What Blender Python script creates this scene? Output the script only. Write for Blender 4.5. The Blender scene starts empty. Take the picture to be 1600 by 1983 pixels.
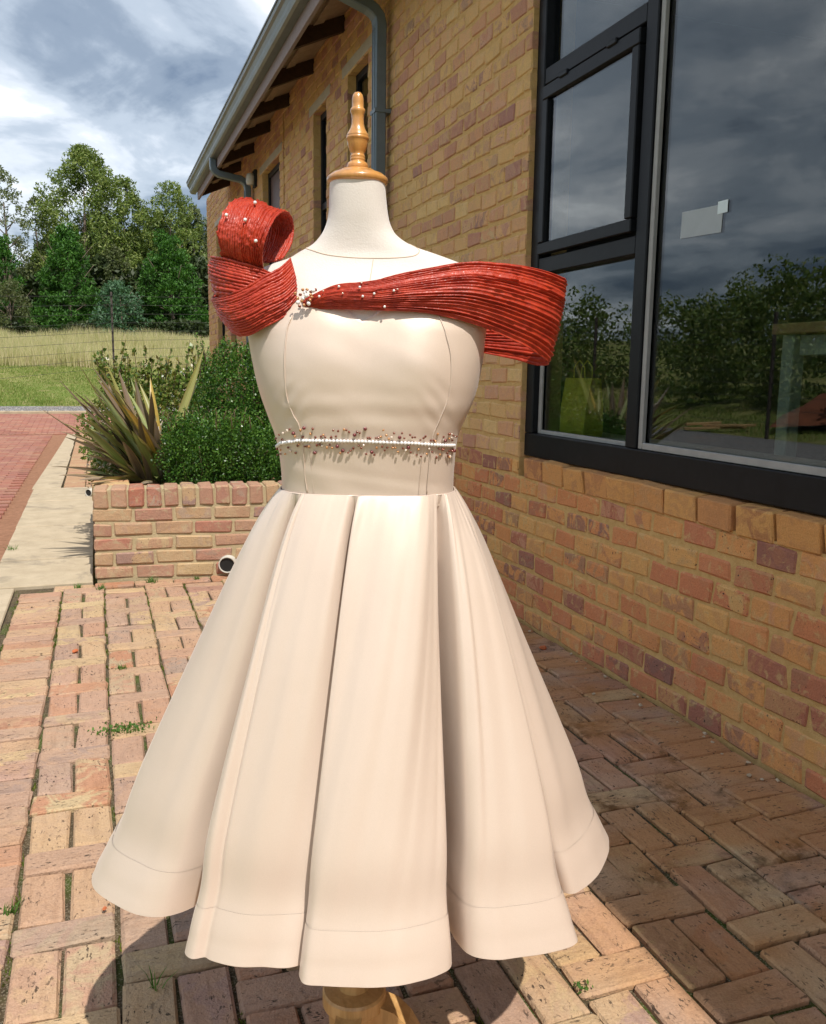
import bpy, math, random
import numpy as np
from mathutils import Matrix, Vector

# ------------------------------------------------------------------ camera, sky, sun, exposure
scene = bpy.context.scene
TH = math.radians(19.774); PITCH = math.radians(9.11); ROLL = math.atan(.0144); CAMH = 1.2
FH = Vector((math.sin(TH), math.cos(TH), 0)); RV = Vector((math.cos(TH), -math.sin(TH), 0)); ZV = Vector((0, 0, 1))
FW = FH * math.cos(PITCH) - ZV * math.sin(PITCH)
UP = ZV * math.cos(PITCH) + FH * math.sin(PITCH)
CX_ = RV * math.cos(ROLL) + UP * math.sin(ROLL)
CY_ = -RV * math.sin(ROLL) + UP * math.cos(ROLL)
cam_d = bpy.data.cameras.new('camera'); cam = bpy.data.objects.new('camera', cam_d)
scene.collection.objects.link(cam)
M = Matrix.Identity(4)
for i in range(3):
    M[i][0] = CX_[i]; M[i][1] = CY_[i]; M[i][2] = -FW[i]
M[2][3] = CAMH
cam.matrix_world = M
cam_d.sensor_fit = 'HORIZONTAL'; cam_d.sensor_width = 36; cam_d.lens = 36 * 1700 / 1600
cam_d.clip_start = .05; cam_d.clip_end = 2000
scene.camera = cam

SUN = Vector((.075, -.58, 1)).normalized()       # towards the sun
sun_d = bpy.data.lights.new('sun', 'SUN'); sun_d.energy = 3.2; sun_d.angle = math.radians(.6); sun_d.color = (1, .95, .87)
sun = bpy.data.objects.new('sun', sun_d); scene.collection.objects.link(sun)
sun.rotation_euler = SUN.to_track_quat('Z', 'Y').to_euler()

world = bpy.data.worlds.new('World'); scene.world = world; world.use_nodes = True
def build_world():
    nt = world.node_tree; N = nt.nodes; L = nt.links; N.clear()
    out = N.new('ShaderNodeOutputWorld'); bg = N.new('ShaderNodeBackground'); bg.inputs[1].default_value = .135
    sky = N.new('ShaderNodeTexSky'); sky.sky_type = 'NISHITA'; sky.sun_disc = False
    sky.sun_elevation = math.asin(SUN.z); sky.sun_rotation = math.atan2(SUN.x, SUN.y); sky.dust_density = 2
    geo = N.new('ShaderNodeTexCoord')
    sep = N.new('ShaderNodeSeparateXYZ'); L.new(geo.outputs['Generated'], sep.inputs[0])
    def math_(op, a, b=None):
        m = N.new('ShaderNodeMath'); m.operation = op
        for k, q in ((0, a), (1, b)):
            if q is None: continue
            if isinstance(q, (int, float)): m.inputs[k].default_value = q
            else: L.new(q, m.inputs[k])
        return m.outputs[0]
    zz = math_('ADD', math_('MAXIMUM', sep.outputs[2], 0), .16)
    comb = N.new('ShaderNodeCombineXYZ')
    L.new(math_('DIVIDE', sep.outputs[0], zz), comb.inputs[0]); L.new(math_('DIVIDE', sep.outputs[1], zz), comb.inputs[1])
    mp = N.new('ShaderNodeMapping'); mp.inputs['Scale'].default_value = (.8, .62, 1); mp.inputs['Location'].default_value = (3.1, 1.7, 0)
    mp.inputs['Rotation'].default_value = (0, 0, .5)
    L.new(comb.outputs[0], mp.inputs[0])
    def noise(scale, det, rough, dist=0, loc=None):
        n = N.new('ShaderNodeTexNoise'); n.inputs['Scale'].default_value = scale; n.inputs['Detail'].default_value = det
        n.inputs['Roughness'].default_value = rough; n.inputs['Distortion'].default_value = dist
        L.new(mp.outputs[0], n.inputs['Vector']); return n.outputs[0]
    a = noise(.95, 8, .55, .35); b = noise(2.9, 8, .55, .5)
    mixed = math_('ADD', math_('MULTIPLY', a, .62), math_('MULTIPLY', b, .38))
    ramp = N.new('ShaderNodeValToRGB'); e = ramp.color_ramp
    e.elements[0].position = .385; e.elements[0].color = (.075, .105, .155, 1)
    e.elements[1].position = .625; e.elements[1].color = (.84, .85, .86, 1)
    for p, c in ((.44, (.155, .19, .24, 1)), (.495, (.285, .325, .375, 1)), (.54, (.425, .455, .495, 1)), (.58, (.625, .64, .665, 1))):
        q = e.elements.new(p); q.color = c
    e.interpolation = 'EASE'
    L.new(mixed, ramp.inputs[0])
    sc = N.new('ShaderNodeVectorMath'); sc.operation = 'SCALE'; sc.inputs['Scale'].default_value = 10.0
    L.new(ramp.outputs[0], sc.inputs[0])
    mix = N.new('ShaderNodeMix'); mix.data_type = 'RGBA'; mix.inputs[0].default_value = .88
    L.new(sky.outputs[0], mix.inputs[6]); L.new(sc.outputs[0], mix.inputs[7])
    L.new(mix.outputs[2], bg.inputs[0]); L.new(bg.outputs[0], out.inputs[0])
build_world()
scene.view_settings.view_transform = 'Standard'; scene.view_settings.look = 'None'
scene.view_settings.exposure = .66; scene.view_settings.gamma = 1; scene.view_settings.use_curve_mapping = False
scene.render.engine = 'CYCLES'
scene.cycles.max_bounces = 6; scene.cycles.diffuse_bounces = 4; scene.cycles.glossy_bounces = 3; scene.cycles.transparent_max_bounces = 8; scene.cycles.caustics_reflective = False; scene.cycles.caustics_refractive = False
scene.cycles.use_denoising = True; scene.cycles.use_adaptive_sampling = True; scene.cycles.adaptive_threshold = .02

rng = np.random.default_rng(11); rnd = random.Random(5)
COL = scene.collection

# ------------------------------------------------------------------ helpers
def project(P):
    v = Vector(P) - Vector((0, 0, CAMH)); z = v.dot(FW)
    if z < .05: return None
    a = 1700 * v.dot(RV) / z; b = -1700 * v.dot(UP) / z
    return (800 + math.cos(ROLL) * a - math.sin(ROLL) * b, 991.5 + math.sin(ROLL) * a + math.cos(ROLL) * b, z)

def tag(o, label=None, cat=None, group=None, kind=None):
    if label: o['label'] = label
    if cat: o['category'] = cat
    if group: o['group'] = group
    if kind: o['kind'] = kind
    return o

def empty(name, loc=(0, 0, 0), rz=0):
    o = bpy.data.objects.new(name, None); COL.objects.link(o); o.location = loc; o.rotation_euler = (0, 0, rz); o.empty_display_size = .1
    return o

def link(name, me, mat=None, parent=None, loc=None, rot=None, scale=None):
    o = bpy.data.objects.new(name, me); COL.objects.link(o)
    if mat is not None and len(me.materials) == 0: me.materials.append(mat)
    if parent is not None: o.parent = parent
    if loc is not None: o.location = loc
    if rot is not None: o.rotation_euler = rot
    if scale is not None: o.scale = scale
    return o

def mesh(name, V, F, smooth=False):
    me = bpy.data.meshes.new(name)
    me.from_pydata([tuple(map(float, v)) for v in V], [], [tuple(int(i) for i in f) for f in F])
    if smooth: me.polygons.foreach_set('use_smooth', [True] * len(me.polygons))
    me.update(); return me

def mesh_np(name, V, F, smooth=False):
    """V (n,3), F (m,k) arrays with constant k"""
    V = np.asarray(V, dtype=np.float32); F = np.asarray(F, dtype=np.int32); m, k = F.shape
    me = bpy.data.meshes.new(name)
    me.vertices.add(len(V)); me.vertices.foreach_set('co', V.ravel())
    me.loops.add(m * k); me.loops.foreach_set('vertex_index', F.ravel())
    me.polygons.add(m); me.polygons.foreach_set('loop_start', np.arange(0, m * k, k, dtype=np.int32))
    me.polygons.foreach_set('loop_total', np.full(m, k, dtype=np.int32))
    if smooth: me.polygons.foreach_set('use_smooth', np.ones(m, dtype=bool))
    me.update(calc_edges=True); me.validate(); return me

class MB:
    def __init__(s): s.v = []; s.f = []
    def add(s, V, F):
        b = len(s.v); s.v += [tuple(map(float, p)) for p in V]; s.f += [tuple(int(i) + b for i in f) for f in F]; return s
    def box(s, x0, x1, y0, y1, z0, z1, bev=0.0, rot=None, c=None):
        V, F = chamfer_box((x1 - x0), (y1 - y0), (z1 - z0), bev) if bev > 0 else plain_box(x1 - x0, y1 - y0, z1 - z0)
        o = np.array([(x0 + x1) / 2, (y0 + y1) / 2, (z0 + z1) / 2])
        V = np.array(V) + o
        return s.add(V, F)
    def tube(s, pts, rad, n=10, cap=True, flat=None):
        pts = [Vector(p) for p in pts]; m = len(pts)
        if not hasattr(rad, '__len__'): rad = [rad] * m
        rings = []; prev = None
        for i, p in enumerate(pts):
            t = (pts[min(i + 1, m - 1)] - pts[max(i - 1, 0)]).normalized()
            if prev is None:
                a = Vector((0, 0, 1)) if abs(t.z) < .9 else Vector((1, 0, 0))
                x = t.cross(a).normalized()
            else:
                x = (prev - t * prev.dot(t)).normalized()
            prev = x; y = t.cross(x)
            rings.append([p + (x * math.cos(2 * math.pi * k / n) + y * math.sin(2 * math.pi * k / n)) * rad[i] for k in range(n)])
        V = [q for r_ in rings for q in r_]; F = []
        for i in range(m - 1):
            for k in range(n):
                F.append((i * n + k, i * n + (k + 1) % n, (i + 1) * n + (k + 1) % n, (i + 1) * n + k))
        if cap: F.append(tuple(range(n))[::-1]); F.append(tuple((m - 1) * n + k for k in range(n)))
        return s.add(V, F)
    def lathe(s, prof, n=32, c=(0, 0, 0)):
        V = []; F = []; m = len(prof)
        for (r_, z) in prof:
            for k in range(n):
                a = 2 * math.pi * k / n; V.append((c[0] + r_ * math.cos(a), c[1] + r_ * math.sin(a), c[2] + z))
        for i in range(m - 1):
            for k in range(n): F.append((i * n + k, i * n + (k + 1) % n, (i + 1) * n + (k + 1) % n, (i + 1) * n + k))
        F.append(tuple(range(n))[::-1]); F.append(tuple((m - 1) * n + k for k in range(n)))
        return s.add(V, F)
    def prism(s, poly, axis, a0, a1):
        """poly: list of 2D points; axis 0/1/2 extruded from a0 to a1"""
        n = len(poly); V = []
        for a in (a0, a1):
            for (p, q) in poly:
                V.append((a, p, q) if axis == 0 else (p, a, q) if axis == 1 else (p, q, a))
        F = [(k, (k + 1) % n, n + (k + 1) % n, n + k) for k in range(n)] + [tuple(range(n))[::-1], tuple(range(n, 2 * n))]
        return s.add(V, F)
    def build(s, name, mat, parent=None, smooth=False, loc=None, rot=None):
        me = mesh(name, s.v, s.f, smooth)
        o = link(name, me, mat, parent, loc, rot)
        if smooth == 'auto': pass
        return o

def plain_box(lx, ly, lz):
    V = [(sx * lx / 2, sy * ly / 2, sz * lz / 2) for sz in (-1, 1) for sy in (-1, 1) for sx in (-1, 1)]
    F = [(0, 2, 3, 1), (4, 5, 7, 6), (0, 1, 5, 4), (2, 6, 7, 3), (0, 4, 6, 2), (1, 3, 7, 5)]
    return V, F

def chamfer_box(lx, ly, lz, b, jit=0, g=None, jax=(1, 1, 1)):
    """box with chamfered edges: 24 verts; jit moves corners a little"""
    V = []; idx = {}
    h = (lx / 2, ly / 2, lz / 2)
    for sz in (-1, 1):
        for sy in (-1, 1):
            for sx in (-1, 1):
                s = (sx, sy, sz); j = (np.clip(g.normal(0, jit, 3), -2 * jit, 2 * jit) * jax if jit else np.zeros(3))
                for ax in range(3):
                    p = [s[k] * (h[k] - (0 if k == ax else b * (g.uniform(.6, 1.6) if jit else 1))) + j[k] for k in range(3)]
                    idx[(s, ax)] = len(V); V.append(p)
    F = []
    for ax in range(3):
        o = [k for k in range(3) if k != ax]
        for s in (-1, 1):
            q = []
            for (a, c) in ((-1, -1), (1, -1), (1, 1), (-1, 1)):
                t = [0, 0, 0]; t[ax] = s; t[o[0]] = a; t[o[1]] = c; q.append(idx[(tuple(t), ax)])
            flip = (s > 0) == (ax == 1)
            F.append(tuple(q[::-1] if flip else q))
    for ax in range(3):      # edges along ax
        o = [k for k in range(3) if k != ax]
        for a in (-1, 1):
            for c in (-1, 1):
                t0 = [0, 0, 0]; t0[ax] = -1; t0[o[0]] = a; t0[o[1]] = c; t1 = list(t0); t1[ax] = 1
                F.append((idx[(tuple(t0), o[0])], idx[(tuple(t1), o[0])], idx[(tuple(t1), o[1])], idx[(tuple(t0), o[1])]))
    for s in [(x, y, z) for x in (-1, 1) for y in (-1, 1) for z in (-1, 1)]:
        F.append(tuple(idx[(s, k)] for k in range(3)))
    V = np.array(V)
    # orient outward
    FF = []
    for f in F:
        p = V[list(f)]; n = np.cross(p[1] - p[0], p[2] - p[0])
        FF.append(f if n @ p.mean(0) > 0 else f[::-1])
    return V, FF

def catmull(P, n, closed=False):
    P = np.array(P, float); m = len(P)
    if closed: t = np.linspace(0, m, n, endpoint=False)
    else: t = np.linspace(0, m - 1, n)
    i = np.minimum(np.floor(t).astype(int), m - 1 if closed else m - 2); f = (t - i)[:, None]
    def g(k):
        if closed: return P[k % m]
        lo = np.clip(k, 0, m - 1); Q = P[lo].copy()
        a = k < 0; b = k > m - 1
        Q[a] = 2 * P[0] - P[1]; Q[b] = 2 * P[-1] - P[-2]
        return Q
    p0, p1, p2, p3 = g(i - 1), g(i), g(i + 1), g(i + 2)
    return .5 * (2 * p1 + (p2 - p0) * f + (2 * p0 - 5 * p1 + 4 * p2 - p3) * f ** 2 + (3 * p1 - p0 - 3 * p2 + p3) * f ** 3)

def vnoise(x, seed=0):
    """smooth 1D value noise for arrays, in -1..1"""
    x = np.asarray(x, float); i = np.floor(x); f = x - i; f = f * f * (3 - 2 * f)
    h = lambda k: np.modf(np.abs(np.sin(k * 127.1 + seed * 311.7) * 43758.5453))[0] * 2 - 1
    return h(i) * (1 - f) + h(i + 1) * f

def grid_faces(nr, nc, wrap=False):
    r_ = np.arange(nr - 1)[:, None]; c = np.arange(nc if wrap else nc - 1)[None, :]; c2 = (c + 1) % nc
    return np.stack([r_ * nc + c, r_ * nc + c2, (r_ + 1) * nc + c2, (r_ + 1) * nc + c], -1).reshape(-1, 4)

# ------------------------------------------------------------------ materials
class NT:
    def __init__(s, name):
        s.m = bpy.data.materials.new(name); s.m.use_nodes = True; s.t = s.m.node_tree; s.N = s.t.nodes; s.L = s.t.links
        s.b = s.N['Principled BSDF']; s.out = s.N['Material Output']
    def n(s, typ, **kw):
        q = s.N.new(typ)
        for k, v in kw.items(): setattr(q, k, v)
        return q
    def set(s, node, key, val):
        i = node.inputs[key]
        if isinstance(val, bpy.types.NodeSocket): s.L.new(val, i)
        else: i.default_value = val
    def math(s, op, a, b=0, c=None, clamp=False):
        q = s.n('ShaderNodeMath', operation=op, use_clamp=clamp); s.set(q, 0, a); s.set(q, 1, b)
        if c is not None: s.set(q, 2, c)
        return q.outputs[0]
    def vmath(s, op, a, b=None, scale=None):
        q = s.n('ShaderNodeVectorMath', operation=op); s.set(q, 0, a)
        if b is not None: s.set(q, 1, b)
        if scale is not None: s.set(q, 'Scale', scale)
        return q.outputs[0]
    def noise(s, vec, scale, det=4, rough=.55, dist=0, out=0):
        q = s.n('ShaderNodeTexNoise'); s.set(q, 'Scale', scale); s.set(q, 'Detail', det); s.set(q, 'Roughness', rough); s.set(q, 'Distortion', dist)
        if vec is not None: s.set(q, 'Vector', vec)
        return q.outputs[out]
    def voro(s, vec, scale, feature='F1', out=0):
        q = s.n('ShaderNodeTexVoronoi', feature=feature); s.set(q, 'Scale', scale); s.set(q, 'Vector', vec); return q.outputs[out]
    def ramp(s, fac, stops, interp='LINEAR'):
        q = s.n('ShaderNodeValToRGB'); e = q.color_ramp; e.interpolation = interp
        while len(e.elements) > 1: e.elements.remove(e.elements[-1])
        e.elements[0].position = stops[0][0]; e.elements[0].color = (*stops[0][1], 1)
        for p, c in stops[1:]:
            z = e.elements.new(p); z.color = (*c, 1)
        s.set(q, 0, fac); return q.outputs[0]
    def range(s, v, a, b, c=0, d=1):
        q = s.n('ShaderNodeMapRange'); s.set(q, 0, v); s.set(q, 1, a); s.set(q, 2, b); s.set(q, 3, c); s.set(q, 4, d); return q.outputs[0]
    def mix(s, fac, a, b, blend='MIX'):
        q = s.n('ShaderNodeMix', data_type='RGBA', blend_type=blend); s.set(q, 0, fac)
        for k, v in ((6, a), (7, b)): s.set(q, k, (*v, 1) if isinstance(v, tuple) and len(v) == 3 else v)
        return q.outputs[2]
    def bump(s, h, strength=.3, dist=.01, normal=None):
        q = s.n('ShaderNodeBump'); s.set(q, 'Strength', strength); s.set(q, 'Distance', dist); s.set(q, 'Height', h)
        if normal is not None: s.set(q, 'Normal', normal)
        s.L.new(q.outputs[0], s.b.inputs['Normal']); return q.outputs[0]
    def obj(s): return s.n('ShaderNodeTexCoord').outputs['Object']
    def pos(s): return s.n('ShaderNodeNewGeometry').outputs['Position']
    def rand(s):
        a = s.n('ShaderNodeObjectInfo').outputs['Random']; b = s.n('ShaderNodeNewGeometry').outputs['Random Per Island']
        return s.math('FRACT', s.math('ADD', a, b))
    def rvec(s, k=37.0):
        """object coordinates shifted by a random amount for each piece"""
        r_ = s.rand(); c = s.n('ShaderNodeCombineXYZ'); s.set(c, 0, s.math('MULTIPLY', r_, k)); s.set(c, 1, s.math('MULTIPLY', r_, k * 1.7)); s.set(c, 2, s.math('MULTIPLY', r_, k * 2.3))
        return s.vmath('ADD', s.obj(), c.outputs[0]), r_
    def base(s, col, rough=.8, spec=None, metal=None):
        s.set(s.b, 'Base Color', (*col, 1) if isinstance(col, tuple) else col); s.set(s.b, 'Roughness', rough)
        if spec is not None: s.set(s.b, 'Specular IOR Level', spec)
        if metal is not None: s.set(s.b, 'Metallic', metal)
        return s

def mat_brick(name, stops, patch, speck=.5, stain=0.0, mort=None):
    t = NT(name); v, r_ = t.rvec()
    c = t.ramp(r_, stops)
    r2 = t.math('FRACT', t.math('MULTIPLY', r_, 17.3))
    n1 = t.noise(v, 12, 3, .62, .9); n2 = t.noise(v, 45, 3, .7)
    pf = t.math('MULTIPLY', t.range(n1, .46, .56), t.range(r2, .05, .8, .15, .95))
    c = t.mix(pf, c, t.ramp(t.math('FRACT', t.math('MULTIPLY', r_, 7.7)), patch))
    c = t.mix(t.range(n2, .3, .7, 0, .35), c, t.mix(1, c, (1.25, 1.15, 1.0), 'MULTIPLY'))
    # dark burnt specks on some bricks only
    sp = t.math('MULTIPLY', t.range(t.noise(v, 95, 2, .5), .66, .72), t.math('MULTIPLY', t.range(r2, .35, .75), speck))
    c = t.mix(sp, c, (.035, .025, .025))
    if mort is not None:
        c = t.mix(t.math('MULTIPLY', t.range(t.noise(t.pos(), 21, 3, .65, .6), .56, .66), .65), c, mort)
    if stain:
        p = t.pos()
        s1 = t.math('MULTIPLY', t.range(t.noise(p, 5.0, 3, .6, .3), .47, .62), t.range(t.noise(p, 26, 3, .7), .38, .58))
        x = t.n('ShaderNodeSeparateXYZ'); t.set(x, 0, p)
        near = t.range(x.outputs[0], .6, 1.3, .15, 1)      # damp strip along the wall foot: black algae, and the painted shade tint
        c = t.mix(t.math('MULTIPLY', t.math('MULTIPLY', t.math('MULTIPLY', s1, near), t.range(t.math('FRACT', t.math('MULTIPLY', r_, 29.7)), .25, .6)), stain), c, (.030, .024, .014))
        c = t.mix(t.math('MULTIPLY', t.math('MULTIPLY', t.range(t.noise(p, 3.1, 3, .5), .38, .58), near), .72), c, (.46, .225, .085))  # warm tint painted in to offset the bluish shade near the wall
        pn = t.noise(t.vmath('MULTIPLY', v, (55, 130, 60)), 1, 3, .6, .3)
        pit = t.math('MULTIPLY', t.math('MULTIPLY', t.range(pn, .585, .64), .9), t.range(t.noise(v, 16, 2, .5), .38, .6))
        c = t.mix(t.range(t.noise(t.vmath('MULTIPLY', v, (8, 60, 30)), 1, 2, .6), .5, .7, 0, .35), c, t.mix(1, c, (.62, .56, .52), 'MULTIPLY'))
        c = t.mix(pit, c, (.05, .035, .025))
    grn = t.noise(v, 210, 1, .7)
    c = t.mix(t.range(grn, .35, .65, 0, .30), c, t.mix(1, c, (.55, .52, .50), 'MULTIPLY'))
    c = t.mix(t.range(t.noise(t.pos(), 1.7, 2, .6), .35, .65, 0, .22), c, t.mix(1, c, (.72, .70, .66), 'MULTIPLY'))
    t.base(c, .9, .2)
    h = t.math('ADD', t.math('ADD', t.math('MULTIPLY', t.noise(v, 60, 3, .7), .6), t.math('MULTIPLY', grn, .25)), t.math('MULTIPLY', n1, .5))
    t.bump(h, .8, .008)
    return t.m

def mat_simple(name, col, rough=.7, var=.15, scale=12, bump=.15, metal=0, spec=.4, obj=True):
    t = NT(name); v = t.obj() if obj else t.pos()
    n = t.noise(v, scale, 5, .6); n2 = t.noise(v, scale * 6, 3, .6)
    c = t.mix(t.range(n, .3, .7), tuple(x * (1 - var) for x in col), tuple(min(1, x * (1 + var)) for x in col))
    t.base(c, rough, spec, metal)
    if bump: t.bump(t.math('ADD', n, t.math('MULTIPLY', n2, .5)), bump, .004)
    return t.m

def mat_leaf(name, a, b, trans=.3, rough=.55, spec=.35, third=None):
    t = NT(name); r_ = t.rand()
    st = [(0, a), (1, b)] if third is None else [(0, a), (.6, b), (1, third)]
    c = t.ramp(r_, st)
    t.base(c, rough, spec)
    tr = t.n('ShaderNodeBsdfTranslucent'); t.set(tr, 0, t.mix(1, c, (1.15, 1.25, .6), 'MULTIPLY'))
    mx = t.n('ShaderNodeMixShader'); mx.inputs[0].default_value = trans
    t.L.new(t.b.outputs[0], mx.inputs[1]); t.L.new(tr.outputs[0], mx.inputs[2]); t.L.new(mx.outputs[0], t.out.inputs[0])
    return t.m

MT = {}
MT['wall_brick'] = mat_brick('wall_brick', [(0, (.68, .475, .215)), (.25, (.63, .405, .175)), (.5, (.65, .40, .20)), (.68, (.60, .335, .185)), (.85, (.52, .28, .18)), (.95, (.45, .23, .17)), (1, (.36, .19, .16))],
                             [(0, (.52, .29, .20)), (.25, (.66, .49, .25)), (.45, (.34, .20, .17)), (.7, (.62, .37, .24)), (1, (.48, .26, .20))], .7, 0, (.58, .40, .17))
MT['low_brick'] = mat_brick('low_brick', [(0, (.66, .38, .14)), (.3, (.64, .31, .12)), (.5, (.60, .25, .11)), (.75, (.54, .21, .11)), (.93, (.42, .17, .11)), (1, (.30, .14, .11))],
                            [(0, (.38, .17, .12)), (.3, (.66, .41, .16)), (.5, (.24, .13, .12)), (.75, (.60, .27, .11)), (1, (.54, .30, .20))], .95, 0, (.60, .42, .19))
MT['sill_brick'] = mat_brick('sill_brick', [(0, (.66, .39, .15)), (.5, (.63, .33, .12)), (1, (.57, .28, .12))], [(0, (.40, .18, .09)), (1, (.62, .38, .17))], .3)
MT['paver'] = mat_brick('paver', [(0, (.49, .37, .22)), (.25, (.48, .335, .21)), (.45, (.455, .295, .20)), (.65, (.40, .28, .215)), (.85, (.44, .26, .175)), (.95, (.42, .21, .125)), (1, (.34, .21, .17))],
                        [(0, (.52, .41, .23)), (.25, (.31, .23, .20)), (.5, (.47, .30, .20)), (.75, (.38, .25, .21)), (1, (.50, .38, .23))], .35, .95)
MT['red_paver'] = mat_brick('red_paver', [(0, (.35, .16, .115)), (.4, (.31, .13, .10)), (.7, (.28, .13, .11)), (1, (.38, .22, .15))], [(0, (.37, .20, .14)), (1, (.25, .12, .10))], .2)
MT['tan_paver'] = mat_brick('tan_paver', [(0, (.42, .29, .17)), (.6, (.40, .25, .15)), (1, (.37, .19, .13))], [(0, (.44, .32, .2)), (1, (.36, .21, .14))], .2)
MT['planter_brick'] = mat_brick('planter_brick', [(0, (.47, .35, .20)), (.35, (.44, .29, .18)), (.6, (.41, .24, .17)), (.85, (.38, .20, .15)), (1, (.38, .16, .11))], [(0, (.38, .28, .23)), (.4, (.50, .38, .22)), (.7, (.30, .20, .18)), (1, (.40, .24, .17))], .9, 0, (.46, .37, .23))
MT['coping'] = mat_brick('coping', [(0, (.52, .38, .19)), (.6, (.50, .34, .18)), (1, (.45, .25, .14))], [(0, (.56, .42, .22)), (1, (.42, .26, .15))], .2)

def mat_mortar(name, a, b, moss=0.0):
    t = NT(name); p = t.pos(); n = t.noise(p, 30, 5, .7); n2 = t.noise(p, 260, 3, .6)
    c = t.mix(t.range(n, .3, .7), a, b)
    if moss:
        c = t.mix(t.math('MULTIPLY', t.range(t.noise(p, 4.5, 4, .6), .5, .62), moss), c, (.055, .085, .012))
        c = t.mix(t.range(t.voro(p, 190), .0, .5, .55, 0), c, (.42, .36, .26))
    t.base(c, .95, .1); t.bump(t.math('ADD', n, t.math('MULTIPLY', n2, .7)), .8, .006); return t.m
MT['mortar'] = mat_mortar('mortar', (.50, .315, .12), (.63, .425, .185))
MT['planter_mortar'] = mat_mortar('planter_mortar', (.40, .32, .19), (.48, .39, .24))
MT['joint_sand'] = mat_mortar('joint_sand', (.035, .026, .016), (.13, .095, .055), .8)
MT['drive_joint'] = mat_mortar('drive_joint', (.20, .10, .06), (.34, .18, .11))

def mat_concrete(name, a, b, stain=.5):
    t = NT(name); p = t.pos(); n = t.noise(p, 7, 6, .65); n2 = t.noise(p, 120, 3, .6)
    c = t.mix(t.range(n, .3, .7), a, b)
    c = t.mix(t.math('MULTIPLY', t.range(t.noise(p, 2.3, 5, .7, .5), .56, .7), stain), c, (.20, .17, .13))
    c = t.mix(t.range(n2, .62, .7, 0, .4), c, (.16, .12, .09))
    t.base(c, .9, .2); t.bump(t.math('ADD', n, t.math('MULTIPLY', n2, .6)), .4, .004); return t.m
MT['concrete'] = mat_concrete('concrete', (.37, .30, .205), (.48, .395, .28), .8)
MT['lintel'] = mat_concrete('lintel', (.38, .33, .26), (.46, .41, .33), .2)
MT['frame'] = mat_simple('frame', (.007, .008, .010), .42, .25, 20, .08, 0, .2)
MT['bead'] = mat_simple('bead', (.30, .30, .29), .45, .1, 20, .05)
MT['gutter'] = mat_simple('gutter', (.17, .19, .18), .42, .12, 5, .05, .3)
MT['fascia'] = mat_simple('fascia', (.27, .22, .215), .75, .1, 30, .15)
MT['pipe'] = mat_simple('pipe', (.13, .17, .20), .42, .1, 8, .05, .2)
MT['rafter'] = mat_simple('rafter', (.05, .025, .014), .7, .3, 30, .2)
MT['soffit'] = mat_simple('soffit', (.36, .27, .21), .8, .15, 20, .1)
MT['door'] = mat_simple('door', (.10, .055, .045), .5, .2, 12, .1)
MT['room'] = mat_simple('room', (.10, .095, .085), .9, .1, 3, 0)
MT['roofing'] = mat_simple('roofing', (.28, .30, .30), .5, .1, 3, 0, .3)
MT['white_pipe'] = mat_simple('white_pipe', (.50, .47, .41), .6, .12, 20, .05)
MT['black'] = mat_simple('black', (.012, .012, .012), .7, .2, 20, 0)
MT['lamp_glass'] = mat_simple('lamp_glass', (.6, .6, .58), .25, .05, 20, 0)
MT['paper'] = mat_simple('paper', (.34, .38, .40), .7, .04, 20, 0)
MT['table'] = mat_simple('table', (.36, .40, .34), .6, .06, 20, 0)
MT['wood_plank'] = mat_simple('wood_plank', (.42, .27, .12), .75, .2, 14, .2)
MT['bag'] = mat_simple('bag', (.42, .40, .03), .5, .25, 18, .3)
MT['soil_red'] = mat_simple('soil_red', (.17, .055, .025), .95, .35, 4, .6, obj=False)
MT['post'] = mat_simple('post', (.06, .045, .038), .7, .3, 12, .1)
MT['wire'] = mat_simple('wire', (.07, .065, .06), .5, .1, 5, 0, .5)
MT['bark'] = mat_simple('bark', (.16, .12, .09), .9, .35, 6, .5)
MT['stem'] = mat_simple('stem', (.12, .085, .05), .9, .3, 40, .3)
MT['pebble'] = mat_simple('pebble', (.46, .38, .27), .8, .2, 30, .2)
MT['brick_chip'] = mat_simple('brick_chip', (.45, .13, .05), .9, .2, 30, .3)

def mat_glass():
    t = NT('glass'); g = t.n('ShaderNodeNewGeometry')
    c = t.math('ABSOLUTE', t.n('ShaderNodeVectorMath', operation='DOT_PRODUCT').outputs['Value'], 0)
    d = [q for q in t.N if q.type == 'VECT_MATH'][-1]; t.L.new(g.outputs['Normal'], d.inputs[0]); t.L.new(g.outputs['Incoming'], d.inputs[1])
    fr = t.math('ADD', t.math('MULTIPLY', t.math('POWER', t.math('SUBTRACT', 1, c), 5), .93), .085)
    gl = t.n('ShaderNodeBsdfGlossy'); gl.inputs['Roughness'].default_value = 0.0; gl.inputs['Color'].default_value = (.95, .97, 1, 1)
    tr = t.n('ShaderNodeBsdfTransparent'); tr.inputs[0].default_value = (.72, .76, .74, 1)
    mx = t.n('ShaderNodeMixShader'); t.L.new(fr, mx.inputs[0]); t.L.new(tr.outputs[0], mx.inputs[1]); t.L.new(gl.outputs[0], mx.inputs[2])
    t.L.new(mx.outputs[0], t.out.inputs[0]); return t.m
MT['glass'] = mat_glass()

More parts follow.
